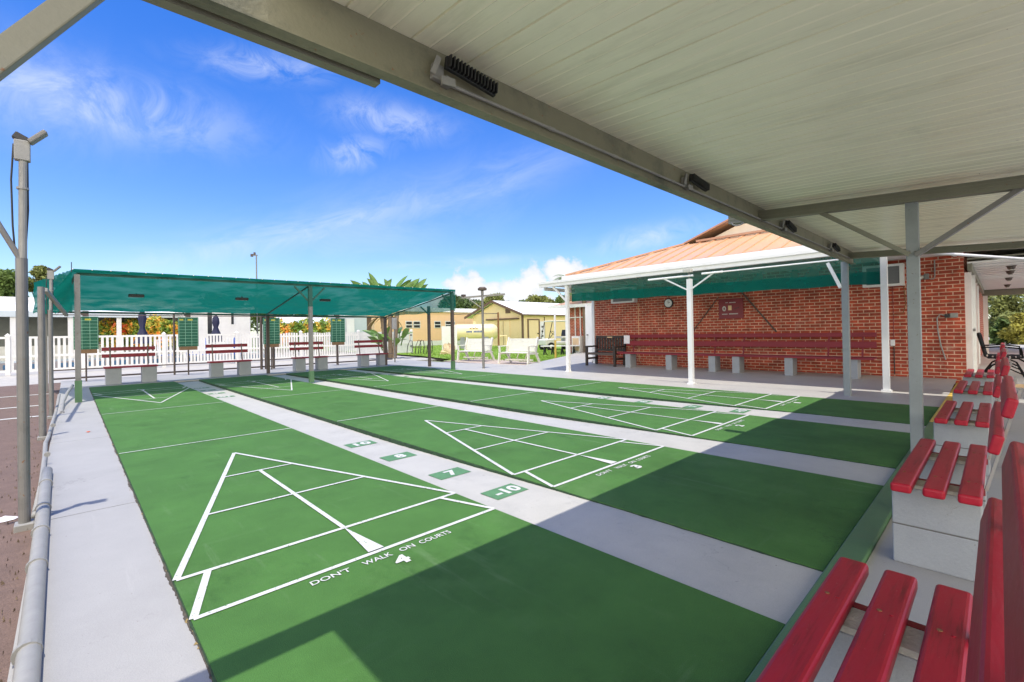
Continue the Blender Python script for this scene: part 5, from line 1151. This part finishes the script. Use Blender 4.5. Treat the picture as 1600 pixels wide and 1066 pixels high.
dl = MB()
for k in range(8): paddle(dl, Vector((q.x, q.y, zc0-.7))+dv*(rng.random()-.5)*.8, rng.random()*6.28, 1.5+.5*rng.random(), 1.3, .12, .9)
dl.build('dry_leaves', 'leafdry', t)
def palm(label, px, d, py, L_=1.7, nf=18):
    c = at(px, py, d); t = thing('palm_tree', label, 'palm', (c.x, c.y, 0)); f = MB()
    for k in range(nf):
        az_ = k/nf*6.28+.2*rng.random(); d_ = Vector((math.cos(az_), math.sin(az_), 0)); sd_ = Vector((-d_.y, d_.x, 0)); an = .2+1.1*rng.random(); p = c.copy()
        for i in range(16):
            s_ = i/16; q2 = p+(d_*math.sin(an)+Vector((0, 0, 1))*math.cos(an))*L_/16; an += .11
            w_ = .45*math.sin(math.pi*(s_*.9+.1))
            for sg_ in (-1, 1):
                e = p+sd_*sg_*w_+(q2-p)*2.2-Vector((0, 0, .16*w_/.45)); f.quad(tuple(p), tuple(p.lerp(q2, .55)), tuple(e))
            p = q2
    f.build('fronds', 'frond', t); MB().path([(c.x+.2, c.y, -.05), (c.x+.1, c.y, c.z*.5), (c.x, c.y, c.z)], [.17, .13, .11], 8).build('trunk', 'bark', t)
palm('palm tree whose fronds show over the left end of the terracotta roof', 890, 27, 440, 1.15)
palm('palm tree seen through the porch mesh behind the brick wing', 912, 24, 458, 1.6)
# thin pole with cameras above the canopy
q = at(402, 500, 40); t = thing('camera_pole', 'thin dark pole with small cameras rising above the green canopy', 'pole', (q.x, q.y, 0)); ht = at(402, 398, 40).z
MB().tube((q.x, q.y, 0), (q.x, q.y, ht), .07, .05, 8).build('pole', 'metal', t); c = Vector((q.x, q.y, ht)); MB().bar(c-dv*.35+Vector((0,0,-.05)), c+dv*.1+Vector((0,0,-.05)), .08, .08).build('arm', 'metal', t); MB().tube(c-dv*.38+Vector((0,0,-.16)), c-dv*.38+Vector((0,0,.06)), .11, n=10).build('dome_camera', 'brown', t); MB().tube(c-dv*.15+Vector((0,0,-.02)), c-dv*.15+Vector((0,0,.2)), .09, n=10).build('camera_head', 'brown', t)
# sunny shrubs at the end of the passage
def bush(label, px, d, top, wpx, m, n, leaf=.09):
    p = at(px, 515, d); ht = at(px, top, d).z; w_ = wpx/FPX*d/2; t = thing('shrub', label, 'shrub', (p.x, p.y, 0), 'shrubs at the end of the passage'); cs = []
    for k in range(12): a = rng.random()*6.28; r_ = w_*(.3+.25*rng.random()); cs.append((p.x+w_*.65*math.cos(a)*rng.random(), p.y+w_*.65*math.sin(a)*rng.random(), max(r_*.6, (ht-r_)*rng.random()), r_))
    cs.append((p.x, p.y, ht-w_*.4, w_*.45))
    b = MB(); leaves(b, cs, n, leaf); b.build('foliage', m, t); st = MB()
    for c in cs[:6]: st.path([(p.x, p.y, -.05), ((p.x+c[0])/2, (p.y+c[1])/2, c[2]*.6), c[:3]], .03, 5)
    st.build('stems', 'bark', t)
bush('tall leafy yellow green shrub at the end of the passage', 1590, 29, 448, 90, 'tree_b', 7000, .13)
bush('golden grassy shrub in front at the end of the passage', 1592, 26, 490, 44, 'plant_y', 3500, .12)
bush('dark green low shrub beside the passage end wall', 1566, 27, 498, 34, 'tree_a', 2800, .11)
bush('pale flowering shrub against the passage end', 1562, 33, 470, 40, 'tree_a', 3500, .13)
